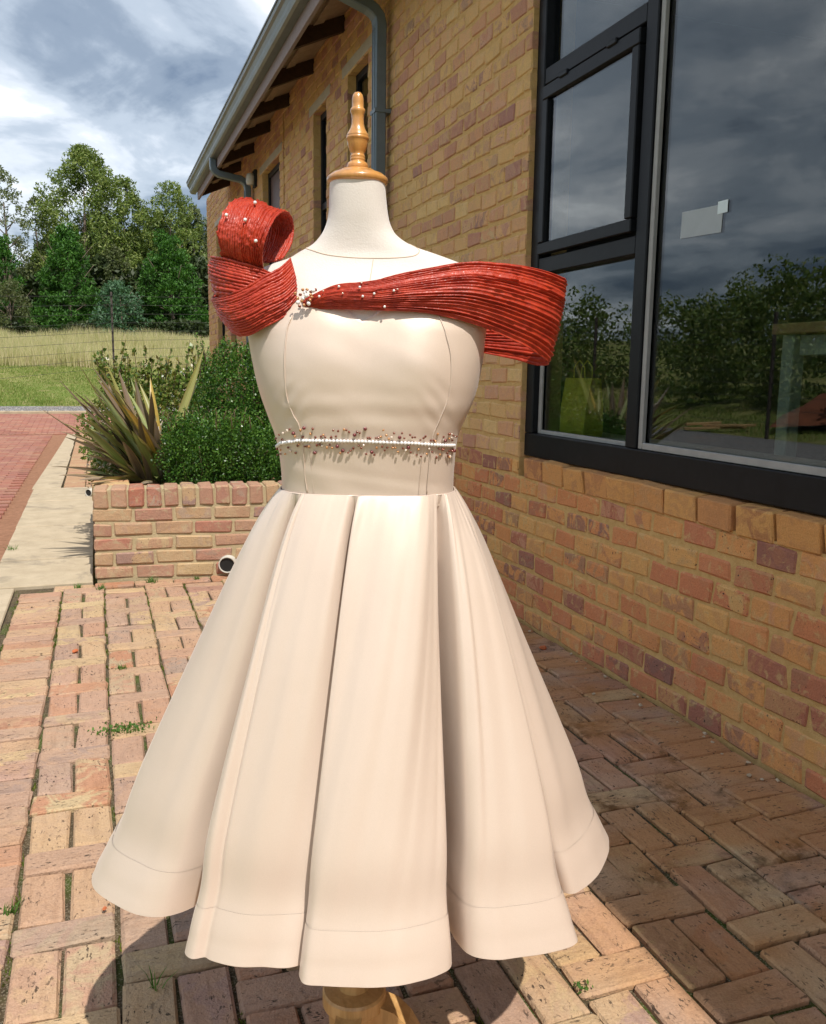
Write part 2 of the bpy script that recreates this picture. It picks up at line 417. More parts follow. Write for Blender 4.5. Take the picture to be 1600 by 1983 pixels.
def mat_satin():
    t = NT('satin'); v = t.obj()
    w = t.noise(t.vmath('MULTIPLY', v, (260, 260, 40)), 4, 2, .6); w2 = t.noise(t.vmath('MULTIPLY', v, (40, 40, 400)), 4, 2, .6)
    n = t.noise(v, 6, 3, .5)
    c = t.mix(t.range(n, .3, .7), (.64, .515, .425), (.67, .545, .455))
    t.base(c, .33, .5)
    c = t.mix(t.range(t.noise(v, 900, 1, .5), .35, .65, 0, .16), c, t.mix(1, c, (.74, .72, .70), 'MULTIPLY')); t.set(t.b, 'Base Color', c)
    t.set(t.b, 'Sheen Weight', .15); t.set(t.b, 'Sheen Roughness', .4)
    h = t.math('ADD', t.math('MULTIPLY', t.math('ADD', w, w2), .10), t.math('MULTIPLY', t.noise(v, 22, 3, .5), .6))
    t.bump(h, .10, .006)
    gl = t.n('ShaderNodeBsdfGlossy'); t.set(gl, 'Color', (.95, .80, .66, 1)); t.set(gl, 'Roughness', .44)
    bp = [q for q in t.N if q.type == 'BUMP'][-1]; t.L.new(bp.outputs[0], gl.inputs['Normal'])
    mx = t.n('ShaderNodeMixShader'); mx.inputs[0].default_value = .11
    t.L.new(t.b.outputs[0], mx.inputs[1]); t.L.new(gl.outputs[0], mx.inputs[2]); t.L.new(mx.outputs[0], t.out.inputs[0]); return t.m
MT['satin'] = mat_satin(); MT['satin_seam'] = mat_simple('satin_seam', (.42, .32, .24), .7, .05, 40, 0)
def mat_jersey():
    t = NT('jersey'); v = t.obj(); n = t.noise(v, 420, 3, .6); n2 = t.noise(v, 14, 4, .6)
    c = t.mix(t.range(n2, .3, .7), (.68, .62, .565), (.72, .66, .605)); c = t.mix(t.range(n, .3, .7, 0, .25), c, (.57, .51, .46))
    t.base(c, .95, .1); t.set(t.b, 'Sheen Weight', .3); t.bump(n, .35, .0015); return t.m
MT['jersey'] = mat_jersey()
def mat_crinkle():
    t = NT('crinkle'); v = t.obj()
    n = t.noise(v, 55, 4, .6); n2 = t.noise(v, 260, 3, .6)
    c = t.mix(t.range(n, .35, .65), (.33, .024, .010), (.45, .043, .015))
    t.base(c, t.range(n2, .38, .62, .30, .66), .45)
    t.set(t.b, 'Sheen Weight', .15); t.set(t.b, 'Sheen Tint', (1, .45, .3, 1)); t.set(t.b, 'Sheen Roughness', .35)
    t.bump(t.math('ADD', t.math('MULTIPLY', n2, .5), n), .5, .003); return t.m
MT['crinkle'] = mat_crinkle()
def mat_wood(name, a, b, rough, coat):
    t = NT(name); v = t.obj(); d = t.vmath('MULTIPLY', v, (1, 1, .18))
    n = t.noise(d, 70, 5, .6, 1.2); r_ = t.noise(d, 16, 4, .6, 2)
    c = t.mix(t.range(n, .3, .7), a, b); c = t.mix(t.range(r_, .5, .62, 0, .45), c, tuple(x * .62 for x in a))
    t.base(c, rough, .5); t.set(t.b, 'Coat Weight', coat); t.set(t.b, 'Coat Roughness', .15); t.bump(n, .08, .002); return t.m
MT['varnish'] = mat_wood('varnish', (.50, .22, .055), (.62, .31, .09), .32, .6)
MT['stand_wood'] = mat_wood('stand_wood', (.46, .25, .085), (.58, .35, .14), .45, .2)
def mat_pearl(name, col, rough=.18, metal=0):
    t = NT(name); t.base(col, rough, .6, metal); t.set(t.b, 'Coat Weight', .6); t.set(t.b, 'Coat Roughness', .1); return t.m
MT['pearl'] = mat_pearl('pearl', (.80, .77, .76)); MT['copper_bead'] = mat_pearl('copper_bead', (.20, .045, .020), .2, .3)
MT['plum_bead'] = mat_pearl('plum_bead', (.17, .03, .03), .18, .3); MT['gold_bead'] = mat_pearl('gold_bead', (.55, .27, .11), .22, .3)
MT['clear_bead'] = mat_pearl('clear_bead', (.72, .60, .50), .1)

MT['euc'] = mat_leaf('euc', (.085, .14, .026), (.165, .22, .05), .25, .5, .3, (.23, .265, .075))
MT['euc_b'] = mat_leaf('euc_b', (.085, .115, .04), (.15, .18, .07), .25, .5, .3, (.20, .215, .10))
MT['pine'] = mat_leaf('pine', (.022, .075, .010), (.048, .14, .016), .25, .55, .3, (.085, .20, .028))
MT['broad'] = mat_leaf('broad', (.045, .11, .05), (.085, .17, .085), .25, .5, .4)
MT['olive'] = mat_leaf('olive', (.06, .08, .025), (.12, .14, .05), .25)
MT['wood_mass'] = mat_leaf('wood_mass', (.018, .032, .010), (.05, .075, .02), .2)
MT['hedge'] = mat_leaf('hedge', (.05, .10, .02), (.14, .20, .04), .3, .5, .4, (.22, .23, .07))
MT['box'] = mat_leaf('box', (.025, .08, .012), (.06, .15, .02), .25, .38, .4, (.13, .25, .035))
MT['box_tip'] = mat_leaf('box_tip', (.07, .17, .02), (.14, .26, .04), .3, .32, .5)
MT['abelia'] = mat_leaf('abelia', (.05, .11, .015), (.15, .22, .04), .3, .35, .5, (.26, .20, .06))
MT['petal'] = mat_leaf('petal', (.62, .42, .38), (.78, .66, .62), .3, .6)
MT['weed'] = mat_leaf('weed', (.05, .12, .02), (.12, .22, .04), .3)
MT['moss'] = mat_leaf('moss', (.07, .10, .008), (.14, .17, .02), .15)
MT['dry_grass'] = mat_leaf('dry_grass', (.36, .36, .16), (.58, .53, .30), .35, .7, .2, (.60, .49, .36))
MT['lawn'] = mat_leaf('lawn', (.12, .20, .035), (.24, .30, .08), .35, .7, .2, (.36, .33, .14))
MT['dry_leaf'] = mat_leaf('dry_leaf', (.30, .18, .09), (.48, .33, .18), .2)

def mat_flax():
    t = NT('flax'); at = t.n('ShaderNodeAttribute', attribute_name='across'); r_ = t.n('ShaderNodeObjectInfo').outputs['Random']
    body = t.ramp(r_, [(0, (.19, .14, .10)), (.16, (.11, .085, .055)), (.32, (.24, .24, .08)), (.5, (.14, .18, .055)), (.68, (.27, .32, .15)), (.82, (.22, .18, .14)), (.95, (.40, .28, .06))], 'CONSTANT')
    st = t.noise(at.outputs['Vector'], 9, 3, .6)
    c = t.mix(t.range(st, .45, .6, 0, .55), body, t.mix(1, body, (1.9, 1.8, 1.5), 'MULTIPLY'))
    e = t.math('ABSOLUTE', t.n('ShaderNodeSeparateXYZ').outputs[0]); sx = [q for q in t.N if q.type == 'SEPXYZ'][-1]; t.L.new(at.outputs['Vector'], sx.inputs[0])
    c = t.mix(t.range(e, .78, .95), c, (.26, .20, .07))
    t.base(c, .42, .45); t.bump(st, .2, .002)
    tr = t.n('ShaderNodeBsdfTranslucent'); t.set(tr, 0, c); mx = t.n('ShaderNodeMixShader'); mx.inputs[0].default_value = .15
    t.L.new(t.b.outputs[0], mx.inputs[1]); t.L.new(tr.outputs[0], mx.inputs[2]); t.L.new(mx.outputs[0], t.out.inputs[0]); return t.m
MT['flax'] = mat_flax()

def mat_field():
    t = NT('field'); p = t.pos()
    n = t.noise(p, .35, 5, .6); n2 = t.noise(p, 2.2, 5, .65); n3 = t.noise(p, 25, 3, .6)
    c = t.mix(t.range(n, .4, .6), (.15, .20, .045), (.26, .25, .09))
    c = t.mix(t.range(n2, .48, .66, 0, .8), c, (.36, .29, .15)); c = t.mix(t.range(n3, .3, .7, 0, .4), c, (.10, .13, .03))
    t.base(c, .95, .1); t.bump(t.math('ADD', n2, n3), .8, .05); return t.m
MT['field'] = mat_field()
def mat_gravel():
    t = NT('gravel'); p = t.pos()
    r_ = t.voro(p, 32, out=1); sx = t.n('ShaderNodeSeparateColor'); t.set(sx, 0, r_)
    c = t.ramp(sx.outputs[0], [(0, (.16, .155, .16)), (.5, (.28, .27, .27)), (1, (.46, .44, .43))])
    d = t.voro(p, 32); c = t.mix(t.range(d, .35, .65, 0, .7), c, (.08, .075, .07))
    c = t.mix(t.range(t.noise(p, 1.2, 4, .6), .55, .7, 0, .5), c, (.34, .22, .15))
    t.base(c, .9, .2); t.bump(t.math('MULTIPLY', d, -1), 1, .03); return t.m
MT['gravel'] = mat_gravel()
def mat_soil():
    t = NT('soil'); p = t.pos(); n = t.noise(p, 14, 6, .7); n2 = t.noise(p, 80, 4, .7)
    c = t.mix(t.range(n, .35, .65), (.05, .03, .02), (.16, .09, .05)); c = t.mix(t.range(n2, .56, .66, 0, .7), c, (.34, .22, .12))
    t.base(c, .95, .1); t.bump(t.math('ADD', n, n2), 1, .03); return t.m
MT['soil'] = mat_soil()

# ------------------------------------------------------------------ terrain
def zg(x, y):
    """ground height: level round the house, banks rising behind and to the left"""
    x = np.asarray(x, float); y = np.asarray(y, float)
    a = .06 * np.clip(y - 17, 0, 3.5) + .05 * np.clip(y - 20.5, 0, 1.2) + .115 * np.clip(y - 21.7, 0, 16.5) + .045 * np.clip(y - 38.2, 0, 60)
    b = .10 * np.clip(-x - 8.6, 0, 16) + .03 * np.clip(-x - 24.6, 0, 60)
    return np.maximum(a, b) + .25 * np.minimum(a, b)

def ground():
    xs = np.unique(np.concatenate([np.linspace(-400, -60, 14), np.linspace(-60, 40, 101), np.linspace(40, 400, 14)]))
    ys = np.unique(np.concatenate([np.linspace(-200, -20, 8), np.linspace(-20, 80, 101), np.linspace(80, 700, 20)]))
    X, Y = np.meshgrid(xs, ys); Zv = zg(X, Y) - .055
    m = (Y > 22) | (X < -9); Zv = Zv + m * .05
    V = np.stack([X, Y, Zv], -1).reshape(-1, 3)
    o = link('ground', mesh_np('ground', V, grid_faces(len(ys), len(xs)), True), MT['field']); tag(o, kind='structure')
ground()

def sheet(name, x0, x1, y0, y1, mat, dz, nx=2, ny=2, kind='structure', thick=0, follow=True):
    xs = np.linspace(x0, x1, nx); ys = np.linspace(y0, y1, ny); X, Y = np.meshgrid(xs, ys)
    V = np.stack([X, Y, (zg(X, Y) if follow else 0 * X) + dz], -1).reshape(-1, 3)
    o = link(name, mesh_np(name, V, grid_faces(ny, nx)), mat); tag(o, kind=kind); return o

gravel = sheet('gravel_track', -8.4, -3.5, -3, 21.8, MT['gravel'], -.012, 8, 60)
gravel2 = sheet('gravel_strip', -3.49, 14, 20.62, 21.9, MT['gravel'], -.004, 12, 6)

# ------------------------------------------------------------------ piece makers
BR_VAR = {}
def brick_variants(key, l, w, h, b, jit, n=8, jax=(1, 1, 1)):
    g = np.random.default_rng(hash(key) % 1000 if False else sum(map(ord, key)))
    BR_VAR[key] = [chamfer_box(l, w, h, b, jit, g, jax) for _ in range(n)]
def var_meshes(key, mat):
    out = []
    for V, F in BR_VAR[key]:
        me = mesh('brick', V, F); me.materials.append(mat); out.append(me)
    return out

def joined_pieces(name, items, key, mat, parent, kind='stuff', zfun=None):
    """items: (x,y,z, rotation about z in quarter turns or radians, sx,sy,sz); one mesh"""
    Vs = []; Fs4 = []; Fs3 = []; base = 0
    for k, (x, y, z, rz, sx, sy, sz) in enumerate(items):
        V, F = BR_VAR[key][k % len(BR_VAR[key])]
        V = np.array(V) * (sx, sy, sz); c, s = math.cos(rz), math.sin(rz)
        W = np.stack([V[:, 0] * c - V[:, 1] * s + x, V[:, 0] * s + V[:, 1] * c + y, V[:, 2] + z], -1)
        if zfun is not None: W[:, 2] += zfun(W[:, 0], W[:, 1])
        Vs.append(W)
        for f in F: (Fs4 if len(f) == 4 else Fs3).append([i + base for i in f])
        base += len(W)
    V = np.concatenate(Vs)
    me = bpy.data.meshes.new(name)
    me.from_pydata(V.tolist(), [], Fs4 + Fs3); me.update(); me.materials.append(mat)
    o = link(name, me, None, parent); o['kind'] = kind; return o

def single_pieces(items, key, mat, parent, name='brick'):
    ms = var_meshes(key, mat)
    for k, (x, y, z, rz, sx, sy, sz) in enumerate(items):
        t = (rnd.uniform(-.006, .006), rnd.uniform(-.004, .004), 0)
        link(name, ms[k % len(ms)], None, parent, (x, y, z), (t[0], t[1], rz), (sx, sy, sz))

SKIRT = [(545, 900), (880, 900), (960, 1100), (1100, 1480), (1180, 1650), (1110, 1850), (870, 1915), (560, 1915), (350, 1850), (180, 1700), (300, 1450), (460, 1080)]
def in_poly(x, y, P):
    c = False; n = len(P)
    for i in range(n):
        (x1, y1), (x2, y2) = P[i], P[(i + 1) % n]
        if (y1 > y) != (y2 > y) and x < (x2 - x1) * (y - y1) / (y2 - y1) + x1: c = not c
    return c
def shown(P):
    q = project(P)
    if q is None or not (-15 < q[0] < 1615 and -15 < q[1] < 2000): return 0
    if in_poly(q[0], q[1], SKIRT): return 0
    if 640 < q[0] < 760 and 350 < q[1] < 900: return 0
    if 520 < q[0] < 900 and 600 < q[1] < 940: return 0
    return 1 / q[2] ** 2
def split_by_size(items, size, limit=300):
    sc = [size(i) for i in items]; order = sorted(range(len(items)), key=lambda i: -sc[i])
    top = [i for i in order[:limit] if sc[i] > 0]; s = set(top)
    return [items[i] for i in top], [items[i] for i in range(len(items)) if i not in s]

# ------------------------------------------------------------------ brick courtyard
brick_variants('paver', .2065, .0965, .05, .0055, .0022, 12)
def courtyard():
    root = tag(sheet('brick_courtyard', -.46, 1.915, -1.2, 5.12, MT['joint_sand'], -.014, 24, 60), kind='structure')
    g = np.random.default_rng(3); items = []
    CW, BW = .2085, .0995         # column pitch, brick pitch
    def put(x, y, rz, s=1.0):
        items.append((x + g.normal(0, .0015), y + g.normal(0, .002), -.025 + g.normal(0, .0018) - (.004 if g.random() < .08 else 0), rz + g.normal(0, .011), s * g.uniform(.985, 1.01), g.uniform(.97, 1.02), 1))
    # border of bricks laid across, left
    y = -1.15
    while y < 4.98: put(-.325, y, 0); y += BW
    # border across at the foot of the house wall
    y = -1.15
    while y < 5.0: put(1.80, y, 0); y += BW * 1.0
    # far border along the planter
    x = -.16
    while x < 1.66: put(x, 5.06, 0); x += .2115
    # field: one brick across, two bricks along, columns staggered
    x0 = -.2155; ncol = int(round((1.695 - x0) / CW)); cw = (1.695 - x0) / ncol; per = BW + .2115
    for c in range(ncol):
        xc = x0 + (c + .5) * cw; y = -1.3 + (per / 2 if c % 2 else 0) + g.normal(0, .004)
        while y < 5.0:
            if y + BW / 2 < 4.99 and y > -1.2: put(xc, y + BW / 2, 0)
            yl = y + BW + .2115 / 2
            if yl < 4.9 and y > -1.2:
                put(xc - cw / 4, yl, math.pi / 2); put(xc + cw / 4, yl, math.pi / 2)
            elif yl < 5.05:
                put(xc, y + BW * 1.5, 0)
            y += per
    near, rest = split_by_size(items, lambda i: shown((i[0], i[1], 0)) * (1 + .0 * i[0]))
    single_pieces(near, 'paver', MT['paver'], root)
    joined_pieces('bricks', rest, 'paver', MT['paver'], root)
    return root
court = courtyard()

# moss and loose grit in the joints
def blades(n, X, Y, Z, h, w, spread=.4, g=None, lean=None):
    g = g or rng
    a = g.uniform(0, 2 * math.pi, n); l = g.uniform(.6, 1.2, n) * h; ln = g.uniform(0, spread, n) * l
    dx, dy = np.cos(a), np.sin(a); b = g.uniform(0, 2 * math.pi, n)
    wx, wy = np.cos(b) * w / 2, np.sin(b) * w / 2
    V = np.stack([np.stack([X - wx, Y - wy, Z], -1), np.stack([X + wx, Y + wy, Z], -1),
                  np.stack([X + dx * ln * .4 + wx * .7, Y + dy * ln * .4 + wy * .7, Z + l * .6], -1), np.stack([X + dx * ln, Y + dy * ln, Z + l], -1),
                  np.stack([X + dx * ln * .4 - wx * .7, Y + dy * ln * .4 - wy * .7, Z + l * .6], -1)], 1).reshape(-1, 3)
    k = np.arange(n)[:, None] * 5
    F = np.concatenate([k + np.array([0, 1, 2, 4])], 0); T = k + np.array([4, 2, 3])
    return V, F, T
def blade_mesh(name, V, F, T, mat):
    me = bpy.data.meshes.new(name); nf, nt = len(F), len(T)
    me.vertices.add(len(V)); me.vertices.foreach_set('co', V.astype(np.float32).ravel())
    me.loops.add(nf * 4 + nt * 3); me.loops.foreach_set('vertex_index', np.concatenate([F.ravel(), T.ravel()]).astype(np.int32))
    me.polygons.add(nf + nt)
    me.polygons.foreach_set('loop_start', np.concatenate([np.arange(nf) * 4, nf * 4 + np.arange(nt) * 3]).astype(np.int32))
    me.polygons.foreach_set('loop_total', np.concatenate([np.full(nf, 4), np.full(nt, 3)]).astype(np.int32))
    me.update(calc_edges=True); me.validate(); me.materials.append(mat); return me

def moss():
    g = np.random.default_rng(8); P = []
    CW = .2085
    cols = [-.2155 + i * .2123 for i in range(10)] + [-.43]
    for x in cols:
        for _ in range(70):
            y = g.uniform(1.3, 5.0)
            if x > .95 or (y < 4.0 and g.random() < .82): continue
            for k in range(14): P.append((x + g.normal(0, .004), y + g.normal(0, .016)))
    for _ in range(26):      # across, mostly near the planter
        x = g.uniform(-.2, 1.6); y = 4.96 + g.normal(0, .01) if g.random() < .6 else 4.7 + g.normal(0, .01)
        for k in range(16): P.append((x + g.normal(0, .02), y + g.normal(0, .003)))
    P = np.array(P); V, F, T = blades(len(P), P[:, 0], P[:, 1], np.full(len(P), -.016), .014, .004, .8, g)
    o = link('joint_moss', blade_mesh('joint_moss', V, F, T, MT['moss'])); tag(o, 'green moss growing in the joints of the brick paving', 'moss', kind='stuff')
moss()

# ------------------------------------------------------------------ concrete path, edging, driveway
def slab_mesh(poly, z0, z1, mat, name='slab', parent=None):
    n = len(poly); ins = []
    cx = sum(p[0] for p in poly) / n; cy = sum(p[1] for p in poly) / n
    V = [(x, y, z0) for x, y in poly] + [(x, y, z1 - .006) for x, y in poly] + [(x + (cx - x) * .012, y + (cy - y) * .012, z1) for x, y in poly]
    F = [tuple(range(n))[::-1], tuple(range(2 * n, 3 * n))]
    for k in range(n):
        j = (k + 1) % n; F += [(k, j, n + j, n + k), (n + k, n + j, 2 * n + j, 2 * n + k)]
    return link(name, mesh(name, V, F), mat, parent)
path = tag(empty('concrete_path', (0, 0, 0)), kind='structure')
ys = [5.135, 5.85, 6.50, 7.10, 7.75, 8.45, 9.35]
for k in range(len(ys) - 1):
    a = -.60 - .004 * k; slab_mesh([(a, ys[k]), (-.062, ys[k] + .012), (-.062, ys[k + 1] - .012), (a, ys[k + 1] - .024)], -.06, .004 + .002 * (k % 2), MT['concrete'], 'slab', path)
slab_mesh([(-1.3, 4.35), (-.465, 4.35), (-.465, 5.125), (-1.3, 5.125)], -.06, -.002, MT['concrete'], 'slab', path)
slab_mesh([(-1.3, 3.4), (-.465, 3.4), (-.465, 4.338), (-1.3, 4.338)], -.06, -.004, MT['concrete'], 'slab', path)
slab_mesh([(-1.3, 2.2), (-.465, 2.2), (-.465, 3.388), (-1.3, 3.388)], -.06, -.003, MT['concrete'], 'slab', path)
edging = tag(empty('concrete_edging', (0, 9.4, 0)), kind='structure')
ye = [9.37, 11.0, 12.7, 14.6, 16.9]
for k in range(4):
    slab_mesh([(-.64 + .03 * k, ye[k] - 9.4), (-.375, ye[k] - 9.4), (-.362, ye[k + 1] - 9.412), (-.61 + .03 * k, ye[k + 1] - 9.412)], -.06, .003, MT['concrete'], 'strip', edging)

brick_variants('drive', .203, .097, .05, .005, .0012, 5)
def driveway():
    root = sheet('brick_driveway', -3.48, -.385, 5.3, 20.45, MT['drive_joint'], -.016, 6, 60)
    root2 = None
    g = np.random.default_rng(4); items = []; far = []
    y = 5.4; r_ = 0
    while y < 16.75:                         # rows slightly skewed, laid in stretcher bond across
        x = -3.4 + (.105 if r_ % 2 else 0)
        while x < -.4:
            lim = -.70 if y < 9.4 else -.735
            if x + .1 < lim: items.append((x, y + .035 * (x + .6), -.022 + g.normal(0, .0015), .035 + g.normal(0, .008), 1, 1, 1))
            x += .2115
        y += .1035; r_ += 1
    y = 17.0; r_ = 0
    while y < 20.3:
        x = -3.4 + (.105 if r_ % 2 else 0)
        while x < 1.4:
            far.append((x, y, -.022, g.normal(0, .008), 1, 1, 1)); x += .2115
        y += .1035; r_ += 1
    near, rest = split_by_size(items + far, lambda i: shown((i[0], i[1], 0)), 220)
    single = [(x, y, z + float(zg(x, y)), rz, a, b, c) for (x, y, z, rz, a, b, c) in near]
    single_pieces(single, 'drive', MT['red_paver'], root)
    joined_pieces('bricks', rest, 'drive', MT['red_paver'], root, zfun=zg)
    # tan bricks between edging and planter
    root2 = sheet('tan_brick_strip', -.36, -.045, 9.37, 16.95, MT['joint_sand'], -.016, 3, 30)
    it = []; y = 9.45
    while y < 16.9:
        it.append((-.25, y, -.022, g.normal(0, .01), 1, 1, 1)); it.append((-.09, y, -.022, g.normal(0, .01), .5, 1, 1)); y += .103
    single_pieces(it[:80], 'drive', MT['tan_paver'], root2); joined_pieces('bricks', it[80:], 'drive', MT['tan_paver'], root2)
    sheet('brick_apron', -.38, 1.6, 16.98, 20.45, MT['drive_joint'], -.0165, 4, 14)
driveway()
kerb = tag(empty('kerb', (0, 20.52, 0)), kind='structure')
for k in range(12):
    b = MB(); z = float(zg(0, 20.5)); b.box(-8 + k * 1.0, -8 + k * 1.0 + .988, -.07, .07, z - .1, z + .035, .008); b.build('kerb_stone', MT['concrete'], kerb)

# ------------------------------------------------------------------ house
house = tag(empty('brick_house', (1.92, 6, 0)), 'single storey yellow brick house with wide eaves and black framed windows', 'house')
HO = np.array([1.92, 6, 0.])
def hp(b):      # shift builder to house-local coordinates
    b.v = [(x - HO[0], y - HO[1], z - HO[2]) for x, y, z in b.v]; return b
def hpart(b, name, mat, parent=None, smooth=False):
    return hp(b).build(name, mat, parent or house, smooth)
XW = 1.915                                  # face of the bricks
OPEN = [(.55, 3.83, .706, 3.46), (6.42, 6.97, .95, 3.45), (7.64, 8.12, .95, 3.45), (9.66, 10.69, .0, 3.45), (12.9, 13.45, .95, 3.45), (14.1, 14.9, .95, 3.45), (9.40, 9.462, 0, 3.8)]
Y0, Y1, ZT = -3.0, 16.1, 4.08
COURSE, BLEN, BHT = .0882, .1815, .0725
def wall():
    b = MB()
    xm, xb = XW + .0062, XW + .22
    # core of mortar: grid of boxes outside the openings
    ysb = sorted({Y0, Y1} | {o[0] for o in OPEN} | {o[1] for o in OPEN})
    for a, c in zip(ysb[:-1], ysb[1:]):
        m = (a + c) / 2; cuts = sorted([(o[2], o[3]) for o in OPEN if o[0] < m < o[1]])
        z = -.1
        for lo, hi in cuts:
            if lo > z: b.box(xm, xb, a, c, z, lo)
            z = hi
        if z < ZT: b.box(xm, xb, a, c, z, ZT)
    b.box(xm + .06, xb, 9.40, 9.462, -.1, 3.8)
    w = hpart(b, 'wall', MT['mortar'])
    items = []; g = np.random.default_rng(6)
    r_ = 0; z = .004
    while z + BHT < ZT:
        zc = z + BHT / 2
        segs = [(Y0, Y1)]
        for o in OPEN:
            if zc + BHT / 2 > o[2] + .01 and zc - BHT / 2 < o[3] - .02:
                n = []
                for (p, q) in segs:
                    if o[1] <= p or o[0] >= q: n.append((p, q)); continue
                    if o[0] > p: n.append((p, o[0]))
                    if o[1] < q: n.append((o[1], q))
                segs = n
        for (p, q) in segs:
            k = math.floor((p - Y0 - (BLEN / 2 if r_ % 2 else 0)) / BLEN)
            y = Y0 + (BLEN / 2 if r_ % 2 else 0) + k * BLEN
            while y < q:
                s = max(y, p); e = min(y + BLEN, q)
                s2 = s + (.0065 if s > p + 1e-6 or p == Y0 else 0.0); e2 = e - (.0065 if e < q - 1e-6 else 0.0)
                if e2 - s2 > .035: items.append((s2, e2, zc))
                y += BLEN
        r_ += 1; z += COURSE
    L = BLEN - .013
    brick_variants('wall', .10, L, BHT, .0062, .0042, 16, (.16, 1, 1))
    def make(i):
        s, e, zc = i
        return (XW + .05 + float(np.clip(g.normal(0, .0011), -.002, .002)) - HO[0], (s + e) / 2 - HO[1], zc + g.normal(0, .0016), g.normal(0, .003), 1, (e - s) / L, g.uniform(.94, 1.04))
    def size(i):
        s, e, zc = i; P = (XW, (s + e) / 2, zc); sh = shown(P)
        return sh * (XW / math.hypot(XW, P[1])) * (e - s) if sh else 0
    near, rest = split_by_size(items, size)
    lowsplit = lambda L_: ([i for i in L_ if i[2] < .78], [i for i in L_ if i[2] >= .78])
    n1, n2 = lowsplit(near); r1, r2 = lowsplit(rest)
    single_pieces([make(i) for i in n1], 'wall', MT['low_brick'], w); single_pieces([make(i) for i in n2], 'wall', MT['wall_brick'], w)
    joined_pieces('bricks', [make(i) for i in r1], 'wall', MT['low_brick'], w); joined_pieces('bricks', [make(i) for i in r2], 'wall', MT['wall_brick'], w)
    # reveals: bricks turned into the window opening
    brick_variants('reveal', .15, .10, BHT, .006, .002, 6)
    it = []; z = .80
    while z < 3.44: it.append((XW + .098 - HO[0], 3.83 + .045 - HO[1], z + BHT / 2, g.normal(0, .006), 1, 1, 1)); z += COURSE
    # sloping sill bricks on edge
    V = []; 
    y = .60; k = 0; sill = []
    brick_variants('sill', .125, .178, .097, .0045, .0018, 7)
    ms = var_meshes('sill', MT['sill_brick'])
    while y < 3.72:
        link('brick', ms[k % 6], None, w, (XW + .053 - HO[0] + g.normal(0, .0025), y + .09 - HO[1], .755 + g.normal(0, .0025)), (g.normal(0, .02), math.radians(-6), g.normal(0, .03)), (1, g.uniform(.93, 1.03), g.uniform(.95, 1.04)))
        y += .186; k += 1
    return w
wall_o = wall()

# rest of the building: end wall, back, roof
b = MB(); b.box(XW + .225, 8.0, Y1 - .22, Y1, -.1, ZT); b.box(8.0, 8.2, Y0, Y1, -.1, ZT); b.box(XW + .225, 8.0, Y0, Y0 + .2, -.1, ZT); hpart(b, 'rear_wall', MT['planter_brick'])
b = MB()
b.prism([(1.42, 3.775), (5.0, 5.26), (8.6, 3.775), (8.6, 3.815), (5.0, 5.31), (1.42, 3.83)], 1, Y0 - .3, 13.45); hpart(b, 'roof', MT['roofing'])
b = MB(); b.prism([(1.505, 3.735), (XW + .2, 3.99), (XW + .2, 4.01), (1.505, 3.765)], 1, Y0 - .3, 13.40); hpart(b, 'soffit', MT['soffit'])
b = MB(); b.box(1.475, 1.505, Y0 - .3, 13.43, 3.585, 3.80, .003); hpart(b, 'fascia', MT['fascia'])
# ogee gutter
pr = [(1.472, 3.835), (1.472, 3.69), (1.415, 3.69), (1.395, 3.70), (1.385, 3.725), (1.385, 3.755), (1.372, 3.785), (1.352, 3.80), (1.348, 3.835), (1.340, 3.835), (1.340, 3.850), (1.360, 3.850), (1.362, 3.81), (1.385, 3.795), (1.397, 3.76), (1.397, 3.73), (1.412, 3.705), (1.462, 3.703), (1.462, 3.835)]
b = MB(); b.prism(pr, 1, Y0 - .3, 13.62)
b.prism([(1.472, 3.835), (1.472, 3.69), (1.415, 3.69), (1.385, 3.725), (1.385, 3.755), (1.352, 3.80), (1.345, 3.845)], 1, 13.62, 13.63)
hpart(b, 'gutter', MT['gutter'])
y = -1.2
while y < 13.3:
    b = MB(); b.prism([(1.508, 3.61), (XW + .1, 3.835), (XW + .1, 3.975), (1.508, 3.735)], 1, y - .028, y + .028); hpart(b, 'rafter', MT['rafter'])
    y += 1.035
for yy in np.arange(-.7, 13.3, 1.035):      # battens between the rafters
    b = MB(); b.prism([(1.66, 3.775), (1.74, 3.808), (1.74, 3.838), (1.66, 3.805)], 1, yy - .46, yy + .46); hpart(b, 'batten', MT['soffit'])

